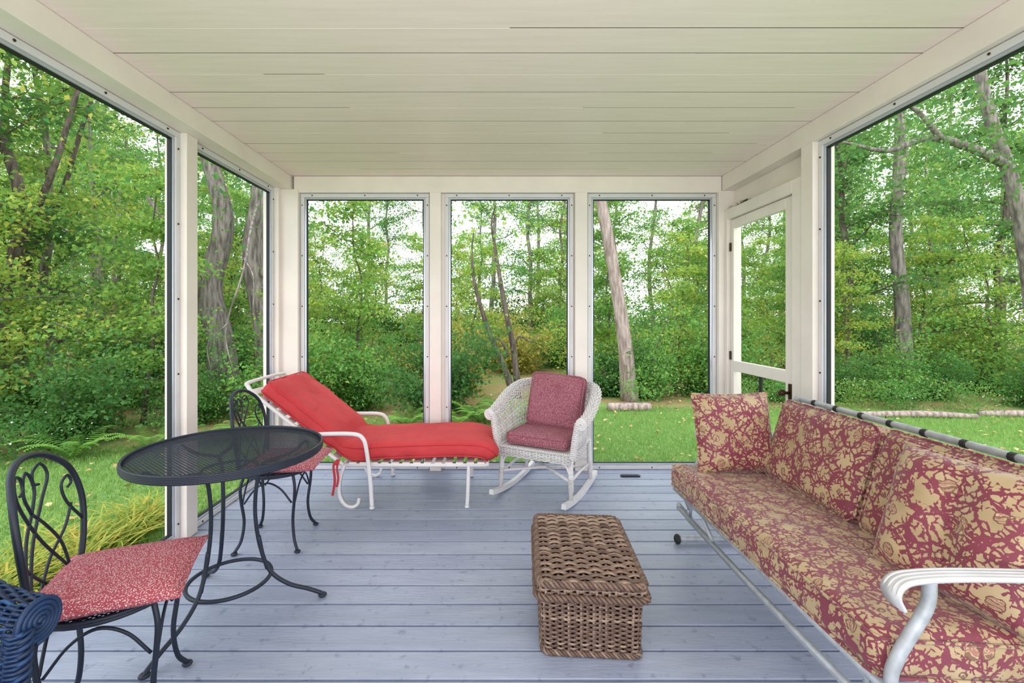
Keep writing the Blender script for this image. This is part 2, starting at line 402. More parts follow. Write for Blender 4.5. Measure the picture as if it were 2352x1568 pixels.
part('panel',mb,M_white,d,True,False)
mb=MB(); mb.box(1.985,2.0,3.385,3.415,.22,.86); part('glazing_bar',mb,M_gasket,d,True,False,label='dark upright bar in the lower opening')
for z in (.3,.95,1.85):
    mb=MB(); mb.box(1.962,1.972,3.775,3.80,z,z+.07,.002); part('hinge',mb,M_brass,d,True,False)
mb=MB(); mb.box(1.962,1.972,3.01,3.04,.74,.86,.002); mb.tube([(1.965,3.025,.80),(1.94,3.025,.80),(1.925,3.025,.80)],.01,8); mb.sphere((1.915,3.03,.80),.024,6); mb.tube([(1.93,3.03,.79),(1.93,3.08,.775),(1.93,3.11,.775)],.006,6)
part('knob',mb,M_brass,d,True,label='aged brass door knob and latch')
mb=MB(); rs=R(5)
for i in range(110):
    c=np.array([1.985,3.62,2.205]); a=rs.uniform(0,2*pi); l=rs.uniform(.03,.10); o=rs.normal(0,1,3)*np.array([.012,.06,.010]); o[2]=abs(o[2])
    dd=np.array([math.cos(a)*.35,math.sin(a),rs.uniform(-.1,.25)])*l
    mb.tube([c+o-dd/2,c+o+(0,0,.004),c+o+dd/2],.0018,4)
top('bird_nest',mb,M_barkd,(1.985,3.62,2.2),label='scruffy nest of dry twigs on the door casing',category='nest')
mb=MB(); mb.box(1.035,1.19,3.70,3.74,0.001,.012,.003)
for i in range(6): mb.box(1.05+i*.022,1.06+i*.022,3.705,3.735,.012,.015,.001)
top('floor_vent',mb,M_iron,(1.11,3.72,0),label='small dark metal vent plate on the deck boards',category='vent')
# ------------------------------------------------------------------ cushions
def boxcushion(lx,ly,lz,r=.03,puff=.015,m=(14,14,2),tufts=(),pipe=True,fn=None,wr=.003,seed=0):
    h=np.array([lx,ly,lz])/2; V,F=rbox(h,r,4,m)
    u=V[:,0]/h[0]; v=V[:,1]/h[1]
    bul=puff*(1-np.clip(np.abs(u),0,1)**2.5)*(1-np.clip(np.abs(v),0,1)**2.5)
    V=V.copy(); V[:,2]+=np.sign(V[:,2])*bul*(np.abs(V[:,2])>h[2]-r)
    for (tx,ty,dp,sg) in tufts:
        g=np.exp(-((V[:,0]-tx)**2+(V[:,1]-ty)**2)/.0022)*dp; V[:,2]-=np.where(V[:,2]*sg>0,g*sg,0)
    if wr:
        for i in range(len(V)):
            p=V[i]; V[i,2]+=wr*mnoise.noise(Vector((p[0]*7+seed,p[1]*7,p[2]*2))); V[i,0]+=wr*1.2*mnoise.noise(Vector((p[0]*3,p[1]*5+seed,7)))
    mb=MB(); mb.add(V,F)
    if pipe:
        for sg in (-1,1):
            L_=[]
            for (cx,cy,a0) in ((h[0]-r,h[1]-r,0),(-h[0]+r,h[1]-r,90),(-h[0]+r,-h[1]+r,180),(h[0]-r,-h[1]+r,270)):
                for k in range(6):
                    a=math.radians(a0+k*18); L_.append((cx+r*.93*math.cos(a),cy+r*.93*math.sin(a),sg*(h[2]-r*.35)))
            Q=[]
            for i in range(len(L_)):
                p,q=np.array(L_[i]),np.array(L_[(i+1)%len(L_)]); n=max(1,int(np.linalg.norm(q-p)/.03))
                for k in range(n): Q.append(p+(q-p)*k/n)
            mb.tube(Q,.005,6,True)
    for (tx,ty,dp,sg) in tufts:
        mb.sphere((tx,ty,sg*(h[2]+puff-dp)),.011,5,(1,1,.5))
    if fn is not None: mb.v=[fn(v) for v in mb.v]
    return mb
def pillow(w,h,t,n=26,tufts=(),seed=0,ear=.05):
    g=np.linspace(-1,1,n); V=[];F=[]
    def sm(a): return (1-a**4)
    for s in (1,-1):
        for i in range(n):
            for j in range(n):
                u,v=g[i],g[j]
                x=w/2*u*(1-ear*(1-v*v)*abs(u)**2); yy=h/2*v*(1-ear*(1-u*u)*abs(v)**2)
                z=t/2*(max(0,sm(u)*sm(v)))**.6*(1+.08*mnoise.noise(Vector((u*2+seed,v*2,s))))+ .004
                for (tx,ty,dp) in tufts: z-=dp*math.exp(-((x-tx)**2+(yy-ty)**2)/.0025)*(s>0)
                V.append((x,yy,s*max(z,.003)))
    for s in range(2):
        o=s*n*n
        for i in range(n-1):
            for j in range(n-1):
                q=(o+i*n+j,o+(i+1)*n+j,o+(i+1)*n+j+1,o+i*n+j+1); F.append(q if s==0 else q[::-1])
    bd=[(i,0) for i in range(n)]+[(n-1,j) for j in range(1,n)]+[(i,n-1) for i in range(n-2,-1,-1)]+[(0,j) for j in range(n-2,0,-1)]
    for k in range(len(bd)):
        a=bd[k];b=bd[(k+1)%len(bd)]; ia=a[0]*n+a[1]; ib=b[0]*n+b[1]; F.append((ia,ia+n*n,ib+n*n,ib))
    mb=MB(); mb.add(V,F)
    mb.tube([ (V[a*n+b][0]*1.01,V[a*n+b][1]*1.01,0) for a,b in bd],.005,6,True)
    for (tx,ty,dp) in tufts: mb.sphere((tx,ty,t/2-dp+.006),.012,5,(1,1,.5))
    return mb
def placed(name,mb,mat,loc,mat3,**p):
    o=top(name,mb,mat,(0,0,0),**p); o.matrix_world=Matrix.Translation(loc)@mat3.to_4x4(); return o
def basis(x,y,z): return Matrix((x,y,z)).transposed()
# ------------------------------------------------------------------ bistro furniture
def lattice(mb,r,z,sp=.013,w=.0022,ang=32,c=(0,0)):
    for a in (ang,-ang):
        d=np.array([math.cos(math.radians(a)),math.sin(math.radians(a)),0]); nn=np.array([-d[1],d[0],0]); o=-r+sp/2
        while o<r:
            hl=math.sqrt(max(0,r*r-o*o))
            if hl>.01:
                P=np.array([nn*o-d*hl,nn*o+d*hl])+np.array([c[0],c[1],z+(.0012 if a>0 else 0)])
                mb.ribbon(P,nn*w,.0015)
            o+=sp
def circle(r,z,n=48,c=(0,0)): a=np.linspace(0,2*pi,n,endpoint=False); return np.stack([c[0]+r*np.cos(a),c[1]+r*np.sin(a),np.full(n,z)],1)
T=empty('bistro_table',(-1.172,2.02,0),0,'round black wrought iron table with a mesh top','table')
mb=MB(); lattice(mb,.375,.722,.0125,.0023,38)
part('tabletop',mb,M_iron,T,label='black expanded metal mesh top')
mb=MB()
for z in (.728,.722,.716,.710,.704): mb.tube(circle(.381,z,64),.006,6,True)
part('rim',mb,M_iron,T)
mb=MB(); mb.tube(circle(.165,.145,48),.0085,8,True); part('ring_brace',mb,M_iron,T)
mb=MB()
for i in range(3):
    a=math.radians(16+120*i); ux,uy=math.cos(a),math.sin(a); vx,vy=-uy,ux
    P=[(0.30,.705,-.12),(.24,.665,-.07),(.15,.655,0),(.115,.60,0),(.10,.45,0),(.115,.30,0),(.15,.17,0)]
    mb.tube(catmull([(ux*r+vx*s,uy*r+vy*s,z) for r,z,s in P],6),.0085,8)
    P=[(0.30,.705,.12),(.24,.665,.07),(.15,.655,0)]
    mb.tube(catmull([(ux*r+vx*s,uy*r+vy*s,z) for r,z,s in P],6),.0075,8)
mb.tube(circle(.11,.635,32),.006,6,True)
part('support_frame',mb,M_iron,T)
for i in range(3):
    a=math.radians(16+120*i); ux,uy=math.cos(a),math.sin(a); m2=MB()
    P=[(.115,.32),(.135,.22),(.17,.145),(.24,.085),(.32,.05),(.375,.022),(.385,.012)]
    m2.tube(catmull([(ux*r,uy*r,z) for r,z in P],6),.009,8); m2.sphere((ux*.385,uy*.385,.011),.02,6,(1,1,.5))
    part('leg',m2,M_iron,T)
def bistro_chair(loc,rot,label):
    c=empty('bistro_chair',loc,rot,label,'chair','bistro chairs around the mesh table')
    mb=MB(); lattice(mb,.195,.432,.0115,.0024)
    for z in (.436,.428): mb.tube(circle(.2,z,40),.007,6,True)
    part('seat',mb,M_iron,c,label='round black metal mesh seat')
    bk=lambda w,h:(-.125-.05*max(0,(h-.43))/.43-.05*(1-min(1,abs(w)/.2)**2),w,h)
    mb=MB()
    hp=[(-.155,.43),(-.19,.55),(-.205,.68),(-.175,.79),(-.10,.855),(0,.875),(.10,.855),(.175,.79),(.205,.68),(.19,.55),(.155,.43)]
    mb.tube(catmull([bk(w,h) for w,h in hp],8),.0095,8)
    for s in (-1,1):
        for pts in ([(-.13*s,.46),(-.03*s,.60),(.055*s,.72),(.095*s,.79),(.075*s,.835),(.035*s,.82),(.03*s,.785),(.055*s,.775)],
                    [(-.05*s,.44),(.05*s,.53),(.13*s,.60),(.165*s,.67)],
                    [(.0,.70),(.03*s,.76),(.02*s,.81),(0,.83)],
                    [(.195*s,.60),(.15*s,.68),(.14*s,.74),(.165*s,.765),(.175*s,.74),(.16*s,.725)],
                    [(.13*s,.46),(.11*s,.56),(.06*s,.64),(.0,.70)]):
            mb.tube(catmull([bk(w,h) for w,h in pts],6),.0045,6)
    mb.tube(catmull([bk(-.15,.455),bk(0,.447),bk(.15,.455)],6),.006,6)
    part('backrest',mb,M_iron,c,label='arched iron back with scrollwork')
    for a in (45,135,225,315):
        ux,uy=math.cos(math.radians(a)),math.sin(math.radians(a)); m2=MB()
        P=[(.185,.425),(.205,.36),(.20,.28),(.185,.17),(.20,.07),(.235,.015)]
        m2.tube(catmull([(ux*r,uy*r,z) for r,z in P],6),.0085,8); m2.sphere((ux*.237,uy*.237,.01),.018,6,(1,1,.5))
        part('leg',m2,M_iron,c)
    for a in (0,90,180,270):
        mb=MB()
        q=[(math.cos(math.radians(a+d))*r,math.sin(math.radians(a+d))*r,z) for d,r,z in ((-42,.19,.27),(-25,.16,.35),(0,.15,.385),(25,.16,.35),(42,.19,.27))]
        mb.tube(catmull(q,6),.005,6)
        part('brace',mb,M_iron,c)
    return c
c1=bistro_chair((-1.235,1.485,0),math.radians(24),'black wrought iron chair with speckled red cushion beside the table')
c2=dup(c1,(-1.27,2.67,0),math.radians(5),label='black wrought iron chair near the red lounge')
def seatpad(loc,rot,label,sz=.40,tx=0,ty=0):
    mb=pillow(sz,sz,.062,22,seed=loc[0],ear=.04)
    o=top('seat_cushion',mb,M_speck,(0,0,0),label=label,category='cushion'); o.location=loc; o.rotation_euler=(tx,ty,rot); o['group']='speckled red seat cushions'; return o
seatpad((-1.205,1.475,.471),math.radians(22),'red and white speckled cushion on an iron chair beside the table',.40)
seatpad((-1.20,2.67,.471),math.radians(4),'red and white speckled cushion on an iron chair near the lounge',.39)
# ------------------------------------------------------------------ chaise
yn,yf=3.105,3.715
CH=empty('chaise_lounge',(-.85,3.41,0),0,'white tubular metal chaise lounge with raised back','lounge chair')
mb=MB()
for y in (yn,yf):
    mb.tube([(-.05,y,.295),(-.5,y,.295),(-1.03,y,.295)],.0135,8)
mb.tube([(-.05,yn,.295),(-.05,(yn+yf)/2,.295),(-.05,yf,.295)],.0135,8)
mb.tube([(-1.03,yn,.295),(-1.03,yf,.295)],.012,8)
part('seat_frame',mb,M_wtube,CH,True)
mb=MB()
P=catmull([(-1.03,yn,.295),(-1.2,yn,.43),(-1.60,yn,.75),(-1.685,yn+.015,.825),(-1.705,yn+.08,.85),(-1.705,yf-.08,.85),(-1.685,yf-.015,.825),(-1.60,yf,.75),(-1.2,yf,.43),(-1.03,yf,.295)],8)
mb.tube(P,.0135,8)
part('back_frame',mb,M_wtube,CH,True)
mb=MB()
for i in range(13):
    x=-.09-i*.073; P=[(x,yn-.012,.295),(x,yn,.311),(x,(yn+yf)/2,.306),(x,yf,.311),(x,yf+.012,.295)]
    mb.ribbon(P,(.025,0,0),.003)
for i in range(10):
    f=.08+i*.095; x=-1.03-.65*f; z=.295+.52*f; dx,dz=-.65/.83*.025,.52/.83*.025
    P=[(x,yn,z+.012),(x,(yn+yf)/2,z+.006),(x,yf,z+.012)]; mb.ribbon(P,(dx,0,dz),.003)
part('strap',mb,M_strap,CH,True,smooth=False,kind='stuff',label='white woven vinyl webbing')
for y in (yn-.02,yf+.02):
    mb=MB(); mb.tube(catmull([(-1.30,y,.505),(-1.12,y,.512),(-.95,y,.51),(-.89,y,.48),(-.865,y,.40),(-.84,y,.2),(-.828,y,.015)],8),.0145,8); mb.sphere((-.828,y,.012),.019,6,(1,1,.6))
    part('armrest',mb,M_wtube,CH,True)
for y in (yn,yf):
    mb=MB(); mb.tube(catmull([(-.175,y,.295),(-.175,y,.25),(-.18,y,.1),(-.185,y,.012)],6),.013,8); mb.sphere((-.185,y,.011),.018,6,(1,1,.6)); part('leg',mb,M_wtube,CH,True)
    mb=MB(); mb.ribbon(catmull([(-1.02,y,.295),(-1.05,y,.2),(-1.055,y,.1),(-1.02,y,.03),(-.97,y,.01),(-.93,y,.03),(-.92,y,.07)],6),(0,.014,0),.02); part('leg',mb,M_wtube,CH,True)
path=catmull([(-.01,.325),(-.03,.358),(-.10,.388),(-.3,.396),(-.7,.384),(-.93,.372),(-1.03,.394),(-1.10,.452),(-1.3,.612),(-1.58,.832)],12)
pd=np.r_[0,np.cumsum(np.linalg.norm(np.diff(path,axis=0),axis=1))]; Lp=pd[-1]
pt=np.gradient(path,axis=0); pt/=np.linalg.norm(pt,axis=1,keepdims=True)
def chmap(V):
    s=np.clip(V[:,0]+Lp/2,0,Lp); X=np.interp(s,pd,path[:,0]); Z=np.interp(s,pd,path[:,1]); tx=np.interp(s,pd,pt[:,0]); tz=np.interp(s,pd,pt[:,1])
    over=(V[:,0]+Lp/2)-s
    nx,nz=tz,-tx
    pinch=1-.4*np.exp(-((s-1.09)/.05)**2)
    n=V[:,2]*pinch
    return np.stack([X+nx*n+tx*over, 3.41+V[:,1], Z+nz*n+tz*over],1)
mb=boxcushion(Lp,.62,.112,.048,.016,(64,16,2),pipe=True,fn=chmap,wr=.014)
cc=top('chaise_cushion',mb,M_red,(-.8,3.41,.33),label='long plain red cushion draped over the chaise lounge',category='cushion')
mb=MB(); mb.ribbon(catmull([(-1.06,3.085,.34),(-1.085,3.075,.30),(-1.075,3.07,.2),(-1.09,3.07,.1)],6),(.008,0,0),.003); mb.ribbon(catmull([(-1.05,3.085,.34),(-1.06,3.07,.29),(-1.05,3.065,.22),(-1.06,3.065,.16)],6),(.007,0,0),.003)
mb.sphere((-1.065,3.078,.315),.014,5)
o=obj('tie',mb.mesh('tie',(-.8,3.41,.33)),M_red,cc,label='red fabric tie hanging down')
# ------------------------------------------------------------------ wicker chair shell generator
def shell(mat,parent,a=.275,f=.27,back=.26,z0=.36,Ha=.60,Hb=.78,flare=.04,Rr=.04,rows_sp=.02):
    pl=catmull([(-a,-f,0),(-a-.01,-.1,0),(-a,.08,0),(-a*.8,back*.8,0),(-a*.35,back,0),(0,back+.01,0),(a*.35,back,0),(a*.8,back*.8,0),(a,.08,0),(a+.01,-.1,0),(a,-f,0)],10)
    d=np.r_[0,np.cumsum(np.linalg.norm(np.diff(pl,axis=0),axis=1))]; LL=d[-1]
    tg=np.gradient(pl,axis=0); tg/=np.linalg.norm(tg,axis=1,keepdims=True); on=np.stack([-tg[:,1],tg[:,0],0*tg[:,0]],1)
    def base(u):
        q=u*LL; p=np.stack([np.interp(q,d,pl[:,i]) for i in range(3)],-1); n=np.stack([np.interp(q,d,on[:,i]) for i in range(3)],-1)
        w=np.clip((.5-np.abs(u-.5))/.36,0,1); w=w*w*(3-2*w)
        return p,n,Ha+(Hb-Ha)*w
    def S(u,t,off=0):
        u=np.atleast_1d(u).astype(float); t=np.broadcast_to(np.asarray(t,float),u.shape)
        p,n,top_=base(u)
        v=np.clip(t,0,1); th=np.clip(t-1,0,1)*math.radians(235)
        outw=flare*v*v+Rr*(1-np.cos(th)); z=z0+(top_-z0)*v+Rr*np.sin(th)
        rn=np.where(t>1,-np.cos(th),-1.0); rz=np.where(t>1,np.sin(th),0)
        P=p+n*(outw+off*rn)[...,None] ; P[...,2]=z+off*rz
        return P
    nst=int(LL/.021); nst+=nst%2
    mb=MB(); k=0
    ts=list(np.arange(0.02,.9,rows_sp/.25))+list(np.arange(.9,1,.03))+list(1+np.arange(0,1.0,.009/(Rr*math.radians(235))))
    us=np.linspace(0,1,nst*3+1)
    for t in ts:
        off=.0045*np.sin(pi*us*nst+k*pi); mb.tube(S(us,t,0)+ (S(us,t,1)-S(us,t,0))*off[:,None],.0046,4); k+=1
    for i in range(nst+1):
        u=(i)/nst; tt=np.r_[np.linspace(0,1,5),np.linspace(1.1,2,7)]
        mb.tube(S(np.full(len(tt),u),tt),.0042,4)
    part('backrest_and_arms',mb,mat,parent)
    for u in (0,1):
        mb=MB()
        p,n,tp=base(np.array([u])); c=p[0]+n[0]*(flare+Rr); c[2]=tp[0]; fw=np.array([0,-1,0])
        nt_=(Rr+.006)/.0105
        th=np.linspace(0,nt_*2*pi,int(nt_*22)); rad=np.linspace(.003,Rr+.006,len(th))
        mb.tube(np.array([c+fw*(.012-.25*r_*.6)+n[0]*(-math.cos(q))*r_+np.array([0,0,math.sin(q)*r_]) for q,r_ in zip(th,rad)]),.0058,6)
        part('arm_scroll',mb,mat,parent)
        mb=MB()
        b=p[0]+n[0]*.01; b=np.array([b[0],b[1],0]); P=np.array([[b[0],b[1],z] for z in np.linspace(z0-.02,tp[0],5)])+n[0]*np.linspace(0,flare,5)[:,None]
        mb.helix(P,.02,.0045,4); mb.tube(P,.018,8)
        mb.helix(P+np.array([0,-.012,0]),.012,.006,5,pitch=.03,per=10); mb.helix(P+np.array([0,-.012,0]),.012,.006,5,pitch=.03,per=10,phase=pi)
        part('arm_post',mb,mat,parent)
def seat_part(mat,parent,a,f,back,z0,front_drop=.07):
    mb=MB()
    V,F=rbox((a,(f+back)/2,.014),.012,2,2); V=V+np.array([0,(back-f)/2,z0-.014]); mb.add(V,F)
    loop=[(-a,-f),( a,-f),(a,back*.4),(a*.8,back*.85),(0,back),(-a*.8,back*.85),(-a,back*.4)]
    L_=[]
    m=len(loop)
    for i in range(m):
        p,q=np.array(loop[i]),np.array(loop[(i+1)%m]); n=max(2,int(np.linalg.norm(q-p)/.008))
        for k in range(n): L_.append(p+(q-p)*k/n)
    L_=np.array(L_); c=L_.mean(0); dn=(L_-c)/np.linalg.norm(L_-c,axis=1,keepdims=True)
    nn=len(L_)
    for j in range(int(front_drop/.0095)):
        off=.004*np.sin(np.arange(nn)*pi/3+j*pi); q=L_+dn*(.006+off[:,None]); mb.tube(np.c_[q,np.full(nn,z0-.01-j*.0095)],.0046,4,True)
    for i in range(0,nn,3): mb.tube([(L_[i][0]+dn[i][0]*.006,L_[i][1]+dn[i][1]*.006,z0),(L_[i][0]+dn[i][0]*.006,L_[i][1]+dn[i][1]*.006,z0-front_drop)],.004,4)
    q=np.c_[L_+dn*.01,np.full(nn,z0-.002)]
    for ph in (0,pi): mb.helix(np.r_[q,q[:1]],.006,.005,4,pitch=.03,per=8,phase=ph)
    part('seat',mb,mat,parent)
RC=empty('rocking_chair',(.405,3.46,0),math.radians(-28),'white wicker rocking chair with burgundy cushions','rocking chair')
seat_part(M_wick_white,RC,.265,.27,.25,.365)
shell(M_wick_white,RC,Rr=.034,Ha=.585,Hb=.755)
rp=lambda yy:.018+.30*yy*yy
for s in (-1,1):
    mb=MB(); ys=np.linspace(-.40,.36,24); mb.ribbon(np.array([(s*.27,yy,rp(yy+.02)) for yy in ys]),(.016,0,0),.034); part('rocker',mb,M_wtube,RC,smooth=False)
    for (yy,y2,zt) in ((-.25,-.235,.36),(.22,.20,.36)):
        mb=MB(); P=np.array([(s*.262,y2,zt),(s*.265,(yy+y2)/2,.2),(s*.27,yy,rp(yy+.02)+.01)]); mb.tube(P,.015,8); mb.helix(catmull(P[:2],4),.016,.0045,4); mb.helix(P[1:]+np.array([[0,0,0],[0,0,.06]]),.016,.0045,4)
        part('leg',mb,M_wick_white,RC)
zz=.15
for (p,q) in (((-.262,-.24,zz+.02),(.262,.21,zz)),((.262,-.24,zz+.02),(-.262,.21,zz)),((-.262,.21,.2),(.262,.21,.2)),((-.262,-.24,.17),(-.262,.21,.17)),((.262,-.24,.17),(.262,.21,.17))):
    mb=MB(); mb.tube([p,((p[0]+q[0])/2,(p[1]+q[1])/2,(p[2]+q[2])/2+.012),q],.0105,8); part('stretcher',mb,M_wick_white,RC)
for s in (-1,1):
    mb=MB(); mb.tube(catmull([(s*.26,-.245,.22),(s*.23,-.25,.28),(s*.17,-.255,.30)],5),.009,6); part('corner_brace',mb,M_wick_white,RC)
rz=Matrix.Rotation(math.radians(-28),3,'Z')
mb=boxcushion(.47,.43,.085,.035,.012,(12,12,2))
placed('seat_cushion',mb,M_speck2,Vector((.405,3.46,0))+rz@Vector((0,-.03,.415)),rz,label='burgundy speckled box cushion on the rocking chair seat',category='cushion')
mb=boxcushion(.43,.41,.10,.04,.025,(18,18,2),tufts=((0,.06,.035,1),),wr=.010)
tl=math.radians(14)
B3=basis(Vector((1,0,0)),Vector((0,math.sin(tl),math.cos(tl))),Vector((0,-math.cos(tl),math.sin(tl))))
placed('back_cushion',mb,M_speck2,Vector((.415,3.46,0))+rz@Vector((.015,.125,.648)),rz@Matrix.Rotation(math.radians(3),3,'Y')@B3,label='burgundy speckled tufted cushion leaning on the rocking chair back',category='cushion')
# blue wicker armchair
BC=empty('wicker_armchair',(-1.31,.67,0),math.radians(90),'dark blue wicker armchair with braided arm ends','chair')
seat_part(M_wick_blue,BC,.255,.27,.25,.38,.1)
shell(M_wick_blue,BC,Rr=.044,Ha=.635,Hb=.84,flare=.02,f=.29,rows_sp=.012)
for sx in (-1,1):
    for yy in (-.26,.2):
        mb=MB(); P=np.array([(sx*.26,yy,.37),(sx*.262,yy,.18),(sx*.265,yy,.0)]); mb.tube(P,.02,8); mb.helix(P[:],.022,.006,4); part('leg',mb,M_wick_blue,BC)
# ------------------------------------------------------------------ wicker chest
WC=empty('wicker_chest',(.395,2.03,0),math.radians(-4),'brown woven wicker storage chest with hinged lid','chest')
def rrect(hx,hy,r,sp):
    P=[]
    for (cx,cy,a0) in ((hx-r,hy-r,0),(-hx+r,hy-r,90),(-hx+r,-hy+r,180),(hx-r,-hy+r,270)):
        for k in range(7): a=math.radians(a0+15*k); P.append((cx+r*math.cos(a),cy+r*math.sin(a)))
    P=np.array(P+[P[0]]); d=np.r_[0,np.cumsum(np.linalg.norm(np.diff(P,axis=0),axis=1))]
    n=int(d[-1]/sp); q=np.linspace(0,d[-1],n,endpoint=False); Q=np.stack([np.interp(q,d,P[:,i]) for i in range(2)],1)
    tg=np.roll(Q,-1,0)-np.roll(Q,1,0); tg/=np.linalg.norm(tg,axis=1,keepdims=True); return Q,np.stack([tg[:,1],-tg[:,0]],1)
def wbox(mb,hx,hy,z0,z1,r=.03,st=.024,amp=.0055,rr=.0048,taper=0):
    Q,nn=rrect(hx,hy,r,st/4); n=len(Q)
    rs=R(1); ns=round(n/4/2)*2; ph=np.arange(n)/n*ns*pi
    nr=int((z1-z0)/(rr*1.75))
    for j in range(nr):
        z=z0+(z1-z0)*j/(nr-1); k=1+taper*(z-z1)
        off=amp*np.sin(ph+j*pi); q=Q*k-nn*off[:,None]
        mb.tube(np.c_[q,z+rs.normal(0,.0007,n)],rr*rs.uniform(.85,1.12),5,True)
    for i in range(ns):
        a=int(i*n/ns)%n
        mb.tube([(Q[a][0]*(1+taper*(z0-z1)),Q[a][1]*(1+taper*(z0-z1)),z0-.004),(Q[a][0],Q[a][1],z1+.004)],.0055,5)
mb=MB(); wbox(mb,.190,.285,.012,.232,taper=.12)
Q,nn=rrect(.188,.283,.03,.01); q=np.c_[Q,np.full(len(Q),.012)]; q=np.r_[q,q[:1]]
for ph in (0,2*pi/3,4*pi/3): mb.helix(q,.007,.0055,5,pitch=.045,per=8,phase=ph)
part('body',mb,M_wick_brown,WC)
mb=MB(); V,F=rbox((.176,.268,.108),.02,2,1); mb.add(V+np.array([0,0,.122]),F); part('lining',mb,M_chestin,WC,label='dark inner lining')
mb=MB(); wbox(mb,.205,.30,.232,.275,amp=.005)
for z,hx,hy in ((.236,.212,.307),(.283,.203,.298)):
    Q,nn=rrect(hx,hy,.035,.01); q=np.c_[Q,np.full(len(Q),z)]; q=np.r_[q,q[:1]]
    for ph in (0,2*pi/3,4*pi/3): mb.helix(q,.0095,.007,5,pitch=.055,per=8,phase=ph)
rs=R(4); y=-.292; j=0
while y<.292:
    xs=np.linspace(-.2,.2,57); sgn=1 if (j//2)%2==0 else -1
    z=.286+.006*np.cos(xs/.2*pi/2)+.0075*sgn*np.sin(xs/.2*pi*4)+.002*math.cos(y*8)
    yy=y+rs.normal(0,.001)+.0025*np.sin(xs*20+j*.3)
    mb.tube(np.c_[xs,yy,z],.0056*rs.uniform(.8,1.15),5); y+=.0098; j+=1
for i in range(-3,5):
    x=(i-.5)*.05
    mb.tube([(x,-.295,.284),(x,0,.29),(x,.295,.284)],.006,5)
V,F=rbox((.196,.29,.018),.012,2,1)
part('lid',mb,M_wick_brown,WC)
mb=MB(); mb.add(V+np.array([0,0,.258]),F); part('lid_lining',mb,M_chestin,WC,label='dark board under the lid weave')
# ------------------------------------------------------------------ glider sofa
GL=empty('glider_sofa',(1.38,1.92,0),0,'metal porch glider sofa with coral and shell print cushions','sofa')
Y0,Y1=1.20,2.62
M_gl=paint('galvanised_tube',rgb(172,176,182),.5,.18,30,.25)
mb=MB()
for x,z in ((1.04,.32),(1.50,.30)): mb.tube([(x,Y0,z),(x,(Y0+Y1)/2,z),(x,Y1,z)],.013,8)
for y in (Y0,Y1): mb.tube([(1.04,y,.32),(1.50,y,.30)],.013,8)
for i in range(15):
    y=Y0+.06+i*(Y1-Y0-.12)/14; mb.ribbon([(1.04,y,.322),(1.27,y,.312),(1.50,y,.302)],(0,.02,0),.002)
part('seat_frame',mb,M_gl,GL,True)
mb=MB()
mb.tube(catmull([(1.50,Y0,.30),(1.60,Y0,.55),(1.71,Y0,.80),(1.73,Y0+.05,.835),(1.735,Y0+.12,.84),(1.735,Y1-.12,.84),(1.73,Y1-.05,.835),(1.71,Y1,.80),(1.60,Y1,.55),(1.50,Y1,.30)],8),.0145,8)
mb.tube([(1.70,Y0+.02,.79),(1.70,Y1-.02,.79)],.010,8)
for i in range(9):
    y=Y0+.1+i*(Y1-Y0-.2)/8; mb.ribbon([(1.51,y,.31),(1.60,y,.55),(1.70,y,.79)],(0,.02,0),.002)
part('back_frame',mb,M_gl,GL,True)
for i in range(8):
    mb=MB(); y=Y0+.16+i*(Y1-Y0-.32)/7; mb.tube([(1.733,y-.010,.84),(1.733,y+.010,.84)],.0165,8)
    part('clip',mb,M_rubber,GL,True,label='black clip on the back rail')
for y,near in ((Y0-.03,1),(Y1+.03,0)):
    mb=MB()
    P=[(1.035,y,.565),(1.02,y,.60),(1.035,y,.628),(1.08,y,.64),(1.2,y,.645),(1.45,y,.64),(1.62,y,.63)] if near else [(1.19,y,.60),(1.18,y,.62),(1.20,y,.64),(1.3,y,.645),(1.45,y,.64),(1.62,y,.63)]
    P=catmull(P,8)
    mb.ribbon(P,(0,.028,0),.008)
    for k in (-.02,-.007,.007,.02): mb.tube(P+np.array([0,k,.003]),.0042,5)
    part('armrest',mb,M_arm,GL,True)
    mb=MB(); mb.tube(catmull([(1.12,y,.635),(1.11,y,.56),(1.04,y,.44),(1.02,y,.36),(1.06,y,.24),(1.14,y,.19)] if near else [(1.24,y,.64),(1.23,y,.56),(1.18,y,.44),(1.14,y,.36),(1.12,y,.26),(1.14,y,.19)],8),.0155,8)
    part('arm_support',mb,M_gl,GL,True)
    mb=MB(); mb.tube(catmull([(1.60,y,.63),(1.63,y,.45),(1.60,y,.28),(1.55,y,.19)],8),.015,8)
    part('arm_support',mb,M_gl,GL,True)
for y in (Y0+.02,Y1-.0):
    mb=MB()
    mb.tube(catmull([(1.06,y,.03),(1.2,y,.03),(1.4,y,.03),(1.68,y,.03)],4),.02,8)
    mb.tube(catmull([(1.06,y,.23),(1.14,y,.14),(1.24,y,.05)],5),.012,8); mb.tube(catmull([(1.62,y,.23),(1.58,y,.14),(1.5,y,.05)],5),.012,8)
    lg=part('leg',mb,M_gl,GL,True,label='floor bar with black end caps')
    for x in (1.055,1.685):
        mb=MB(); mb.sphere((x,y,.028),.028,6,(.7,1,1)); part('end_cap',mb,M_rubber,GL,True,label='black rubber end cap')
mb=MB()
for x,z in ((1.06,.21),(1.11,.15),(1.62,.21)): mb.tube([(x,Y0,z),(x,1.9,z-.01),(x,Y1,z)],.012,8)
for y in (Y0+.12,Y1-.12):
    for x in (1.04,1.5): mb.tube([(x,y,.32),(x+.04,y,.26),(x+.05,y+.03,.19)],.008,6)
mb.tube(catmull([(1.04,Y1-.35,.30),(1.05,Y1-.42,.235),(1.075,Y1-.36,.2)],6),.01,8)
part('glide_rail',mb,M_gl,GL,True)
grp='coral print sofa cushions'
mb=boxcushion(.56,1.42,.13,.045,.022,(14,34,2),wr=.008)
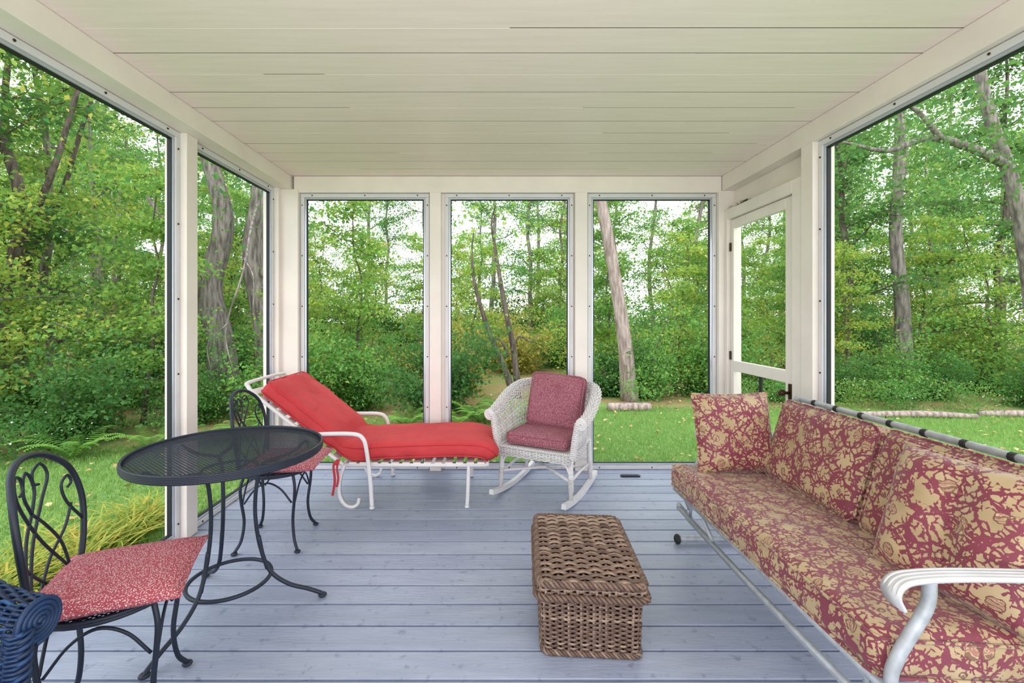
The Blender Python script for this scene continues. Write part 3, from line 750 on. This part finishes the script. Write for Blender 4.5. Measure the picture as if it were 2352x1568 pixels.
o=top('sofa_seat_cushion',mb,M_coral,(0,0,0),label='long bench cushion in coral and shell print',category='cushion'); o.location=(1.285,1.905,.394); o.rotation_euler=(0,math.radians(3),0)
tl=math.radians(17)
def bb(tl,yaw=0):
    m=basis(Vector((0,-1,0)),Vector((math.sin(tl),0,math.cos(tl))),Vector((-math.cos(tl),0,math.sin(tl))))
    return Matrix.Rotation(yaw,3,'Z')@m
for (y,l) in ((2.16,'tan back cushion in coral and shell print leaning on the frame'),(1.52,'tan back cushion in coral and shell print beside a matching pillow')):
    mb=boxcushion(.62,.42,.13,.045,.02,(14,12,2),wr=.009,seed=y)
    o=placed('sofa_back_cushion',mb,M_coral,(1.565,y,.648),bb(tl),label=l,category='cushion'); o['group']=grp
mb=pillow(.44,.43,.15,28,seed=3)
o=placed('throw_pillow',mb,M_coral,(1.315,2.50,.668),basis(Vector((1,.06,-.05)).normalized(),Vector((-.05,.2,.98)).normalized(),Vector((.05,-.98,.2)).normalized()),label='square coral print pillow leaning on the sofa arm',category='pillow')
o['group']='coral print throw pillows'
mb=pillow(.44,.43,.16,28,tufts=((0,.0,.03),(0,.1,.03),(0,-.1,.03)),seed=8)
o=placed('throw_pillow',mb,M_coral,(1.44,1.40,.655),bb(math.radians(20),math.radians(10)),label='square buttoned coral print pillow leaning on a back cushion',category='pillow'); o['group']='coral print throw pillows'
# ------------------------------------------------------------------ outdoors
GZ=-.36
EX=[-14,-7,-5.2,-3.4,-2,0,2,6,9,16]; EY=[0,3,5.4,6.3,7.0,7.0,8.2,8.0,7.6,6.0]
edge=lambda x: np.interp(x,EX,EY)
n=121; gx=np.linspace(-70,70,n); gx=np.sign(gx)*np.abs(gx/70)**1.7*70; gy=np.linspace(0,1,n)**1.7*120-14
XX,YY=np.meshgrid(gx,gy,indexing='ij')
ZZ=GZ+0*XX+.12*np.clip((YY-9)/6,0,1)*np.sin(XX*.7)*np.cos(YY*.5)+.02*np.clip((YY-edge(XX))/20,0,2)
me=bpy.data.meshes.new('ground')
V=np.stack([XX,YY,ZZ],-1).reshape(-1,3); I=np.arange(n*n).reshape(n,n)
F=np.stack([I[:-1,:-1],I[1:,:-1],I[1:,1:],I[:-1,1:]],-1).reshape(-1,4)
me.from_pydata(V.tolist(),[],F.tolist()); me.materials.append(M_ground)
at=me.attributes.new('lawn','FLOAT','POINT'); lw=1-np.clip((YY-edge(XX)+.2)/.8,0,1); at.data.foreach_set('value',lw.reshape(-1))
at=me.attributes.new('field','FLOAT','POINT'); lw=np.clip((XX-18)/4,0,1)*np.clip((YY-17)/4,0,1)*.9; at.data.foreach_set('value',lw.reshape(-1))
g=obj('ground',me,M_ground,None,kind='structure',label='ground of lawn turf and leaf-strewn forest floor',category='ground')
def quadmesh(name,V,nv,mat):
    me=bpy.data.meshes.new(name); N_=len(V)//nv
    me.vertices.add(len(V)); me.vertices.foreach_set('co',V.astype(np.float32).ravel())
    me.loops.add(N_*nv); me.loops.foreach_set('vertex_index',np.arange(N_*nv,dtype=np.int32))
    me.polygons.add(N_); me.polygons.foreach_set('loop_start',np.arange(0,N_*nv,nv,dtype=np.int32))
    me.materials.append(mat); me.update(calc_edges=True); return me
def unit(a): return a/(np.linalg.norm(a,axis=-1,keepdims=True)+1e-9)
def leaves(rs,C,size,flat=.6,asp=.62):
    n=len(C); nn=unit(np.array([0,0,flat])+rs.normal(0,.5,(n,3))); t=unit(np.cross(nn,rs.normal(0,1,(n,3)))); b=np.cross(nn,t)
    s=(size*rs.uniform(.6,1.25,n))[:,None]
    p0=C-t*s*.5; p2=C+t*s*.5-nn*s*.15; p1=C+b*s*asp*.5-t*s*.05+nn*s*.08; p3=C-b*s*asp*.5-t*s*.05+nn*s*.08
    return np.stack([p0,p1,p2,p3],1).reshape(-1,3)
rs=R(11); nb=210000
bx=rs.uniform(-8,13,nb*2); by=rs.uniform(.5,8.4,nb*2)
ok=(by<edge(bx)+.1+rs.normal(0,.12,nb*2))&~((bx>-1.98)&(bx<2.13)&(by<4.05))&(np.abs(bx)<1.25*by+1.2)
bx,by=bx[ok][:nb],by[ok][:nb]; n=len(bx)
hh=rs.uniform(.03,.07,n); a=rs.uniform(0,2*pi,n); w=.0045
base=np.stack([bx,by,np.full(n,GZ)],1); sd=np.stack([np.cos(a),np.sin(a),0*a],1)*w; tip=base+np.stack([rs.normal(0,.02,n),rs.normal(0,.02,n),hh],1)
V=np.stack([base-sd,base+sd,tip],1).reshape(-1,3)
o=obj('lawn_grass',quadmesh('lawn_grass',V,3,M_grass),M_grass,None,kind='stuff',label='short green lawn grass around the porch',category='grass')
n=900; bx=rs.uniform(-8,13,n*2); by=rs.uniform(1,10,n*2); ok=~((bx>-1.98)&(bx<2.13)&(by<4.05)); bx,by=bx[ok],by[ok]
V=leaves(rs,np.stack([bx,by,np.full(len(bx),GZ+.05)],1),.07,2.5,.7)
obj('fallen_leaves',quadmesh('fallen_leaves',V,4,M_fallen),M_fallen,None,kind='stuff',label='dry tan leaves scattered over the lawn',category='leaves')
def tree_meshes(name,seed,Ht,tr,fb,nbr,spread,nleaf,lsize,leafmat,barkmat,lean=(0,0),wig=.12,topbias=1.0,flat=.6):
    rs=R(seed); mb=MB()
    k=9; zs=np.linspace(0,Ht,k); P=np.stack([lean[0]*zs/Ht+np.r_[0,np.cumsum(rs.normal(0,wig,k-1))],lean[1]*zs/Ht+np.r_[0,np.cumsum(rs.normal(0,wig,k-1))],zs],1)
    T_=catmull(P,4); rad=tr*(1-.8*np.linspace(0,1,len(T_)))+tr*.5*np.exp(-np.linspace(0,1,len(T_))*25); mb.tube(T_,rad,9)
    C=[]
    for i in range(nbr):
        f=fb/Ht+(1-fb/Ht)*((i+rs.uniform(0,1))/nbr)**topbias; f=min(f,.98); j=f*(len(T_)-1); p=T_[int(j)]; az=i*2.4+rs.normal(0,.4)
        ln=spread*(1-.55*f)*rs.uniform(.6,1.15); el=rs.uniform(.1,.7)
        d=np.array([math.cos(az)*math.cos(el),math.sin(az)*math.cos(el),math.sin(el)])
        pts=[p]
        for q in range(4): d=unit(d+rs.normal(0,.22,3)-np.array([0,0,.10])); pts.append(pts[-1]+d*ln/4)
        B_=catmull(pts,3); r0=tr*(1-.8*f)*.38; mb.tube(B_,np.linspace(r0,.006,len(B_)),5)
        for q in range(2,len(B_)):
            for s in range(2):
                e=B_[q]+unit(rs.normal(0,1,3)*np.array([1,1,.4]))*rs.uniform(.1,.5)*ln*.45
                if rs.uniform()<.35: mb.tube([B_[q],(B_[q]+e)/2+rs.normal(0,.03,3),e],[.012,.008,.004],3)
                C.append(e)
    C=np.array(C)
    idx=rs.randint(0,len(C),nleaf); pos=C[idx]+rs.normal(0,1,(nleaf,3))*np.array([.22,.22,.07])*(spread/2.2)**.5
    V=leaves(rs,pos,lsize,flat)
    return mb.mesh(name+'_trunk'),quadmesh(name+'_leaves',V,4,leafmat),barkmat,leafmat
def shrub_meshes(seed,w,h,nleaf,ls,mat):
    rs=R(seed); mb=MB(); C=[]
    for i in range(16):
        az=rs.uniform(0,2*pi); el=rs.uniform(.5,1.45); d=np.array([math.cos(az)*math.cos(el)*w/h*1.1,math.sin(az)*math.cos(el)*w/h*1.1,math.sin(el)]); ln=h*rs.uniform(.6,1.05)
        pts=[np.array([rs.normal(0,.08),rs.normal(0,.08),0])]
        for q in range(4): d=d+rs.normal(0,.14,3); pts.append(pts[-1]+d*ln/4)
        B_=catmull(pts,3); mb.tube(B_,np.linspace(.016,.004,len(B_)),4)
        for q in range(1,len(B_)):
            for s in range(3): C.append(B_[q]+rs.normal(0,.15,3)*np.array([1.2,1.2,.8]))
    C=np.array(C); C[:,2]=np.maximum(C[:,2],.08)
    pos=C[rs.randint(0,len(C),nleaf)]+rs.normal(0,1,(nleaf,3))*np.array([.11,.11,.045]); pos[:,2]=np.abs(pos[:,2])+.02
    return mb.mesh('shrub_stems'),quadmesh('shrub_leaves',leaves(rs,pos,ls,.6),4,mat),M_barkd,mat
def plant(kind,ms,loc,rot,sc,label,category,group):
    r=empty(kind,loc,rot,label,category,group); r.scale=(sc,sc,sc)
    a=bpy.data.objects.new('trunk' if kind=='tree' else 'stem',ms[0]); COL.objects.link(a); a.parent=r
    if not ms[0].materials: ms[0].materials.append(ms[2])
    b=bpy.data.objects.new('foliage',ms[1]); COL.objects.link(b); b.parent=r
    return r
maples=[tree_meshes('maple',20+i,9.5,.11,1.2,26,2.6,9000,.105,M_leafY,M_bark) for i in range(3)]
sapl=[tree_meshes('sapling',40+i,4.6,.04,.6,20,1.6,5800,.09,M_leafY,M_barkd,wig=.1) for i in range(3)]
tall=[tree_meshes('oak',60+i,14,.14,3.6,22,3.2,6500,.13,M_leafG,M_bark,wig=.16) for i in range(3)]
darkt=[tree_meshes('hemlock',80+i,10,.13,1.6,28,2.8,11000,.11,M_leafD,M_barkd,wig=.08) for i in range(2)]
shr=[shrub_meshes(100+i,1.5,1.75,8000,(.07,.06,.085)[i],(M_leafG,M_leafG,M_leafD)[i]) for i in range(3)]
shy=[shrub_meshes(110+i,1.4,1.5,6000,.08,(M_leafY,M_leafO)[i]) for i in range(2)]
rs=R(77)
placedp=[]
def okpos(x,y,dmin):
    for (a,b) in placedp:
        if (a-x)**2+(b-y)**2<dmin*dmin: return False
    return True
def scatter(count,ms,zr,kind,label,cat,group,dmin,scl,offs=1.2,skip=None,xr=(-1.25,1.3)):
    c=0;t=0
    while c<count and t<count*60:
        t+=1; u=rs.uniform(0,1); z=zr[0]+(zr[1]-zr[0])*u**.9; x=rs.uniform(*xr)*z*1.0+rs.uniform(-1,1)
        if z<edge(x)+offs: continue
        if skip and skip(x/z,z): continue
        if not okpos(x,z,dmin): continue
        placedp.append((x,z)); s=scl[0]+(scl[1]-scl[0])*rs.uniform()
        plant(kind,ms[rs.randint(len(ms))],(x,z,GZ-.02),rs.uniform(0,6.28),s,label,cat,group); c+=1
clear=lambda t,z:(1.0<t<1.2 and z>11)
clearf=lambda t,z:(1.02<t<1.14 and z<34)
gap=lambda t,z:(-.07<t<.2 and z<13) or clear(t,z)
xs=list(np.arange(-11,13,1.1))
order=[0,2,1,0,1,2,1,0,0,2,1]
for i,x in enumerate(xs):
    xx=x+rs.uniform(-.3,.3); yy=edge(xx)+rs.uniform(.9,1.6)
    t=(xx/yy)
    if -.06<t<.16: continue
    s=rs.uniform(.65,1.1)*(1.1 if t<-.1 else .9)
    if t>.55: s*=.9
    if t>.93: s*=.8
    plant('shrub',shr[order[i%11]],(xx,yy,GZ-.02),rs.uniform(0,6),s,'dense leafy green shrub at the edge of the lawn','shrub','shrubs at the edge of the lawn'); placedp.append((xx,yy))
scatter(34,shr+shy,(7,16),'shrub','bushy green and yellow understory shrub','shrub','understory shrubs in the woods',1.2,(.7,1.3),1.8,gap)
scatter(38,shy+shr+shy,(13,34),'shrub','bushy green and yellow understory shrub','shrub','understory shrubs in the woods',1.5,(1.1,2.0),2,clear)
for (x,y,k,s) in ((7.6,9.6,0,.7),(-5.4,7.0,1,.85),(-2.7,8.9,2,.85),(-3.3,7.9,0,.6),(5.0,9.6,1,.75),(-6.9,6.3,2,.8),(3.9,9.9,1,.75),(10.6,9.6,2,.8)):
    placedp.append((x,y)); plant('tree',sapl[k],(x,y,GZ-.02),rs.uniform(0,6),s,'slender sapling with bright yellow-green leaves','tree','woodland saplings')
scatter(16,sapl,(8.8,16),'tree','slender sapling with bright yellow-green leaves','tree','woodland saplings',1.3,(.75,1.15),1.6,clear)
scatter(24,sapl+maples,(14,26),'tree','maple with bright green leaves','tree','woodland maples',1.8,(.9,1.2),2,clear)
scatter(8,maples,(11,20),'tree','maple with bright green leaves','tree','woodland maples',2.2,(.8,1.05),2.2,lambda t,z:(z<12 and -.3<t<.5) or clear(t,z))
scatter(34,tall,(11,32),'tree','tall straight tree with a bare lower trunk','tree','tall woodland trees',1.3,(.7,1.1),3)
scatter(24,maples+tall,(26,46),'tree','tall woodland tree among others','tree','tall woodland trees',2.2,(1.0,1.3),3,clearf)
for (x,y,k,s) in ((-7.9,5.4,0,.85),(-10.2,6.6,1,.95),(-8.9,9.2,2,.95),(-6.2,9.0,0,.75),(-12.5,8.0,1,1.1)):
    plant('tree',maples[k],(x,y,GZ-.02),rs.uniform(0,6),s,'maple with green and yellow leaves beside the lawn','tree','woodland maples')
for (x,y,k,s) in ((-8.6,7.3,0,.9),(8.2,10.6,1,.8),(-9.8,5.4,1,.7),(11.6,10.4,0,.8)):
    plant('tree',darkt[k],(x,y,GZ-.02),rs.uniform(0,6),s,'dark green leafy tree near the lawn','tree','dark leafy trees')
def custom_tree(paths,mat,label,nl=2500,lm=M_leafG,seed=1,ls=.1,zmin=3.2):
    o0=np.array(paths[0][0][0],float); r=empty('tree',tuple(o0),0,label,'tree'); mb=MB(); rs_=R(seed); C=[]
    for P,rad in paths:
        Q=catmull(P,6); mb.tube(Q-o0,rad,12); C+= [q for q in Q if q[2]>zmin]
    part('trunk',mb,mat,r)
    if nl and C:
        C=np.array(C)-o0; pos=C[rs_.randint(0,len(C),nl)]+rs_.normal(0,1,(nl,3))*np.array([.8,.8,.45])
        b=obj('foliage',quadmesh('foliage',leaves(rs_,pos,ls),4,lm),lm,r)
    return r
custom_tree([([(2.68,9,GZ-.05),(2.58,9,.8),(2.35,9,2.3),(2.07,9,3.8),(1.7,9,5.5),(1.4,9,8)],[.18,.14,.12,.11,.09,.05])],M_barkp,'pale pine with a leaning straight trunk',900,zmin=4)
custom_tree([([(.42,9.2,GZ-.05),(.2,9.2,.3),(-.1,9.2,1.0),(-.38,9.2,1.9),(-.45,9.2,2.6),(-.4,9.2,3.1)],[.08,.06,.05,.035,.02,.01]),([(.5,9.2,GZ-.05),(.4,9.3,.6),(.2,9.2,1.6),(.05,9.2,2.5),(-.05,9.2,3.2),(.05,9.2,3.6)],[.08,.06,.05,.035,.02,.01]),([(.3,9.2,.5),(.1,9.1,.85),(-.2,9.1,.75),(-.45,9.1,.45)],[.03,.02,.015,.008]),([(.35,9.2,.6),(.5,9.1,.9),(.75,9.1,.8),(.9,9.1,.95)],[.03,.02,.015,.008])],M_barkd,'thin dark multi-stemmed tree leaning over the undergrowth',900,M_leafY,5,.1,2.0)
custom_tree([([(-4.75,8,GZ-.05),(-4.8,8,.8),(-5.0,8,1.8),(-4.75,8,3.0),(-5.1,8,4.5),(-5.3,8,7)],[.30,.22,.20,.16,.12,.06]),([(-4.0,8.2,GZ-.05),(-4.1,8.2,1),(-4.35,8.2,2.4),(-4.2,8.2,3.8),(-4.5,8.2,5.5),(-4.3,8.2,7.5)],[.28,.2,.17,.15,.11,.06]),([(-4.9,8,1.2),(-5.3,7.9,1.6),(-5.5,7.8,2.6),(-5.9,7.7,3.4)],[.1,.08,.06,.03]),([(-4.2,8.2,2.0),(-3.7,8,2.5),(-3.5,8,3.3),(-3.0,8,3.9)],[.09,.07,.05,.02]),
 ([(-4.25,8.2,3.4),(-4.0,7.5,2.8),(-3.8,6.9,2.0),(-3.95,6.7,1.1),(-3.75,6.6,.4)],[.03,.022,.016,.012,.005]),([(-3.85,7.0,2.2),(-3.6,6.8,1.9),(-3.5,6.6,1.4)],[.012,.009,.004]),([(-3.93,6.7,1.2),(-4.15,6.6,.9),(-4.1,6.6,.5)],[.01,.007,.004])],M_bark,'massive old tree with twisting grey bark trunks',2600,M_leafG,6)
custom_tree([([(9.2,10.2,GZ-.05),(9.15,10.2,1.5),(9.0,10.2,3.2),(9.1,10.2,5.5),(9.0,10.2,9)],[.19,.14,.12,.10,.05])],M_bark,'straight grey tree trunk at the edge of the lawn',1500,M_leafG,7)
custom_tree([([(9.6,7.9,GZ-.05),(9.3,7.9,2.0),(9.0,7.9,3.6),(8.5,7.9,5.2),(8.1,7.9,8)],[.15,.12,.10,.085,.05]),([(8.95,7.9,3.9),(8.2,7.7,4.1),(7.2,7.5,4.25),(6.4,7.4,4.0),(5.6,7.3,4.1)],[.08,.07,.055,.04,.02]),([(7.4,7.5,4.2),(6.8,7.4,4.7),(6.0,7.3,4.9)],[.05,.03,.015])],M_bark,'grey tree with a long crooked horizontal branch',2400,M_leafD,8)
for (x,y,ph) in ((-8.2,7.6,0),(-9.6,9.2,1.),(-10.8,7.6,3)):
    custom_tree([([(x,y,GZ-.05),(x+.1*math.sin(ph),y,1.5),(x+.3*math.cos(ph),y,3.2),(x-.3,y,5.5),(x+.2,y,9)],[.11,.10,.085,.06,.03]),([(x+.2*math.cos(ph),y,2.4),(x+1,y-.2,3.6),(x+1.5,y-.2,5.2),(x+1.8,y,6.5)],[.06,.045,.035,.02]),([(x+.1,y,2.8),(x-.8,y-.2,3.9),(x-1.5,y-.2,5.0),(x-1.6,y,6.2)],[.05,.04,.03,.02])],M_barkd,'dark forked woodland tree',1700,M_leafY,10+int(ph),.1,2.4)
def log(P,r,label):
    mb=MB(); mb.tube(catmull(P,5),r,10); return top('log',mb,M_barkp,tuple(np.array(P[0])),label=label,category='log')
log([(2.0,8.0,GZ+.07),(2.4,8.0,GZ+.075),(2.75,8.05,GZ+.065)],.075,'short pale log lying at the lawn edge')
log([(6.0,7.5,GZ+.05),(7.0,7.45,GZ+.07),(7.8,7.35,GZ+.05)],[.05,.055,.04],'long thin fallen log beside the lawn')
log([(.9,10.4,GZ+.12),(1.4,10.4,GZ+.14),(1.8,10.4,GZ+.12)],.06,'mossy fallen log in the undergrowth')
log([(8.1,7.6,GZ+.04),(8.8,7.45,GZ+.07),(9.8,7.2,GZ+.05)],[.05,.06,.045],'long thin fallen log beside the lawn')
def clump_mesh(seed,n,ln,w,mat,spread=1):
    rs=R(seed); V=[]
    for i in range(n):
        az=rs.uniform(0,2*pi); l=ln*rs.uniform(.6,1.1); el=rs.uniform(.9,1.4); d=np.array([math.cos(az),math.sin(az),0]); s=np.array([-d[1],d[0],0])*w
        b=rs.normal(0,.05,3)*np.array([1,1,0]); pts=[]
        for k in range(7):
            t=k/6; pts.append(b+d*l*spread*(t*math.cos(el)+.35*t*t)+np.array([0,0,l*(t*math.sin(el)-.5*t*t)]))
        for k in range(6):
            w0=1-(k/6)**2; w1=1-((k+1)/6)**2
            V+= [pts[k]-s*w0,pts[k]+s*w0,pts[k+1]+s*w1,pts[k+1]-s*w1]
    return quadmesh('clump',np.array(V),4,mat)
cl=[clump_mesh(200+i,60,.6,.009,M_lily) for i in range(2)]
rs=R(9)
for i in range(18):
    x=-2.25-rs.uniform(0,.5)-(i%2)*.35; y=1.5+i*.13+rs.uniform(-.05,.05)
    o=obj('daylily_clump',cl[i%2],M_lily,None,label='clump of arching green and yellow strap leaves',category='plant',group='daylily clumps beside the porch'); o.location=(x,y,GZ); o.rotation_euler=(0,0,rs.uniform(0,6)); o.scale=(rs.uniform(.75,1.15),)*3
def fern_mesh(seed):
    rs=R(seed); V=[]
    for i in range(14):
        az=i*2*pi/14+rs.normal(0,.15); l=rs.uniform(.45,.7); d=np.array([math.cos(az),math.sin(az),0]); s=np.array([-d[1],d[0],0])
        P=lambda t: d*l*(.75*t)+np.array([0,0,l*(1.1*t-.75*t*t)])
        for k in range(2,22):
            t=k/22; p=P(t); w=.11*math.sin(pi*min(1,t*1.0))**.7*(1-t*.6)
            for sg in (-1,1):
                a=p; e=p+s*sg*w+d*w*.35-np.array([0,0,.01]); m=d*.012
                V+=[a-m,a+m,e+m*.3,e-m*.3]
    return quadmesh('fern',np.array(V),4,M_fern)
fm=[fern_mesh(1),fern_mesh(2)]
for i,(x,y) in enumerate(((-.55,6.9),(-.2,7.1),(.15,7.0),(-.9,6.8),(.45,7.5),(-.4,7.6),(.9,8.0),(-3.4,6.2),(-3.0,6.4),(-3.8,5.9),(-4.3,5.7),(.1,7.9),(1.3,8.3),(-1.3,6.8),(-4.9,5.3))):
    o=obj('fern',fm[i%2],M_fern,None,label='low green fern at the edge of the lawn',category='plant',group='ferns at the edge of the lawn'); o.location=(x,y,GZ); o.rotation_euler=(0,0,i*1.3); o.scale=(.8+.15*(i%3),)*3
M_petal=paint('white_petals',rgb(215,215,215),.6,.05)
def aster():
    rs=R(8); pos=np.stack([rs.normal(0,.3,60),rs.normal(0,.2,60),rs.uniform(.2,.55,60)],1); return quadmesh('aster_blooms',leaves(rs,pos,.02,.8,1.0),4,M_petal),quadmesh('aster_leaves',leaves(rs,np.stack([rs.normal(0,.3,1500),rs.normal(0,.22,1500),rs.uniform(.0,.52,1500)],1),.05,.3,.3),4,M_leafG)
am=aster()
for i,(x,y) in enumerate(((6.6,8.3),(7.2,8.1),(8.2,8.0),(-6.0,4.9),(-5.4,5.3),(4.6,8.4))):
    r=empty('aster_plant',(x,y,GZ),i*.9,'wild aster with tiny white flowers at the lawn edge','plant','wild asters at the lawn edge')
    a=bpy.data.objects.new('bloom',am[0]); a['kind']='stuff'; COL.objects.link(a); a.parent=r; b=bpy.data.objects.new('foliage',am[1]); COL.objects.link(b); b.parent=r
# ------------------------------------------------------------------ light + camera
w=bpy.data.worlds.new('overcast_sky'); scene.world=w; w.use_nodes=True; nt=w.node_tree; bg=nt.nodes['Background']
tc=N(nt,'ShaderNodeTexCoord'); no=N(nt,'ShaderNodeTexNoise'); no.inputs['Scale'].default_value=2; L(nt,tc.outputs['Generated'],no.inputs['Vector'])
L(nt,ramp(nt,no.outputs[0],[(.3,(.88,.93,1,1)),(.7,(.95,.97,1,1))]),bg.inputs[0]); bg.inputs[1].default_value=2.6
sl=bpy.data.lights.new('sun','SUN'); sl.energy=1.3; sl.angle=math.radians(30); sl.color=(1,.96,.92); so=bpy.data.objects.new('sun',sl); COL.objects.link(so); so.rotation_euler=(math.radians(38),math.radians(-12),0)
al=bpy.data.lights.new('added_fill_light','AREA'); al.shape='RECTANGLE'; al.size=2.6; al.size_y=1.2; al.energy=66; al.color=(1,.925,.97)  # unseen area light added to brighten the interior and offset its green cast
ao=bpy.data.objects.new('added_fill_light',al); COL.objects.link(ao); ao.location=(.05,-.75,1.0)
ao.rotation_euler=Vector((0,.48,.78)).to_track_quat('-Z','Y').to_euler()
cam=bpy.data.cameras.new('camera'); co=bpy.data.objects.new('camera',cam); COL.objects.link(co); scene.camera=co
co.location=(0,0,1.31); co.rotation_euler=(pi/2,0,0); cam.lens=16; cam.sensor_width=36; cam.shift_x=.01743; cam.shift_y=-.0247; cam.clip_end=300; cam.clip_start=.05
scene.view_settings.view_transform='Standard'; scene.view_settings.exposure=0; scene.view_settings.gamma=1.0
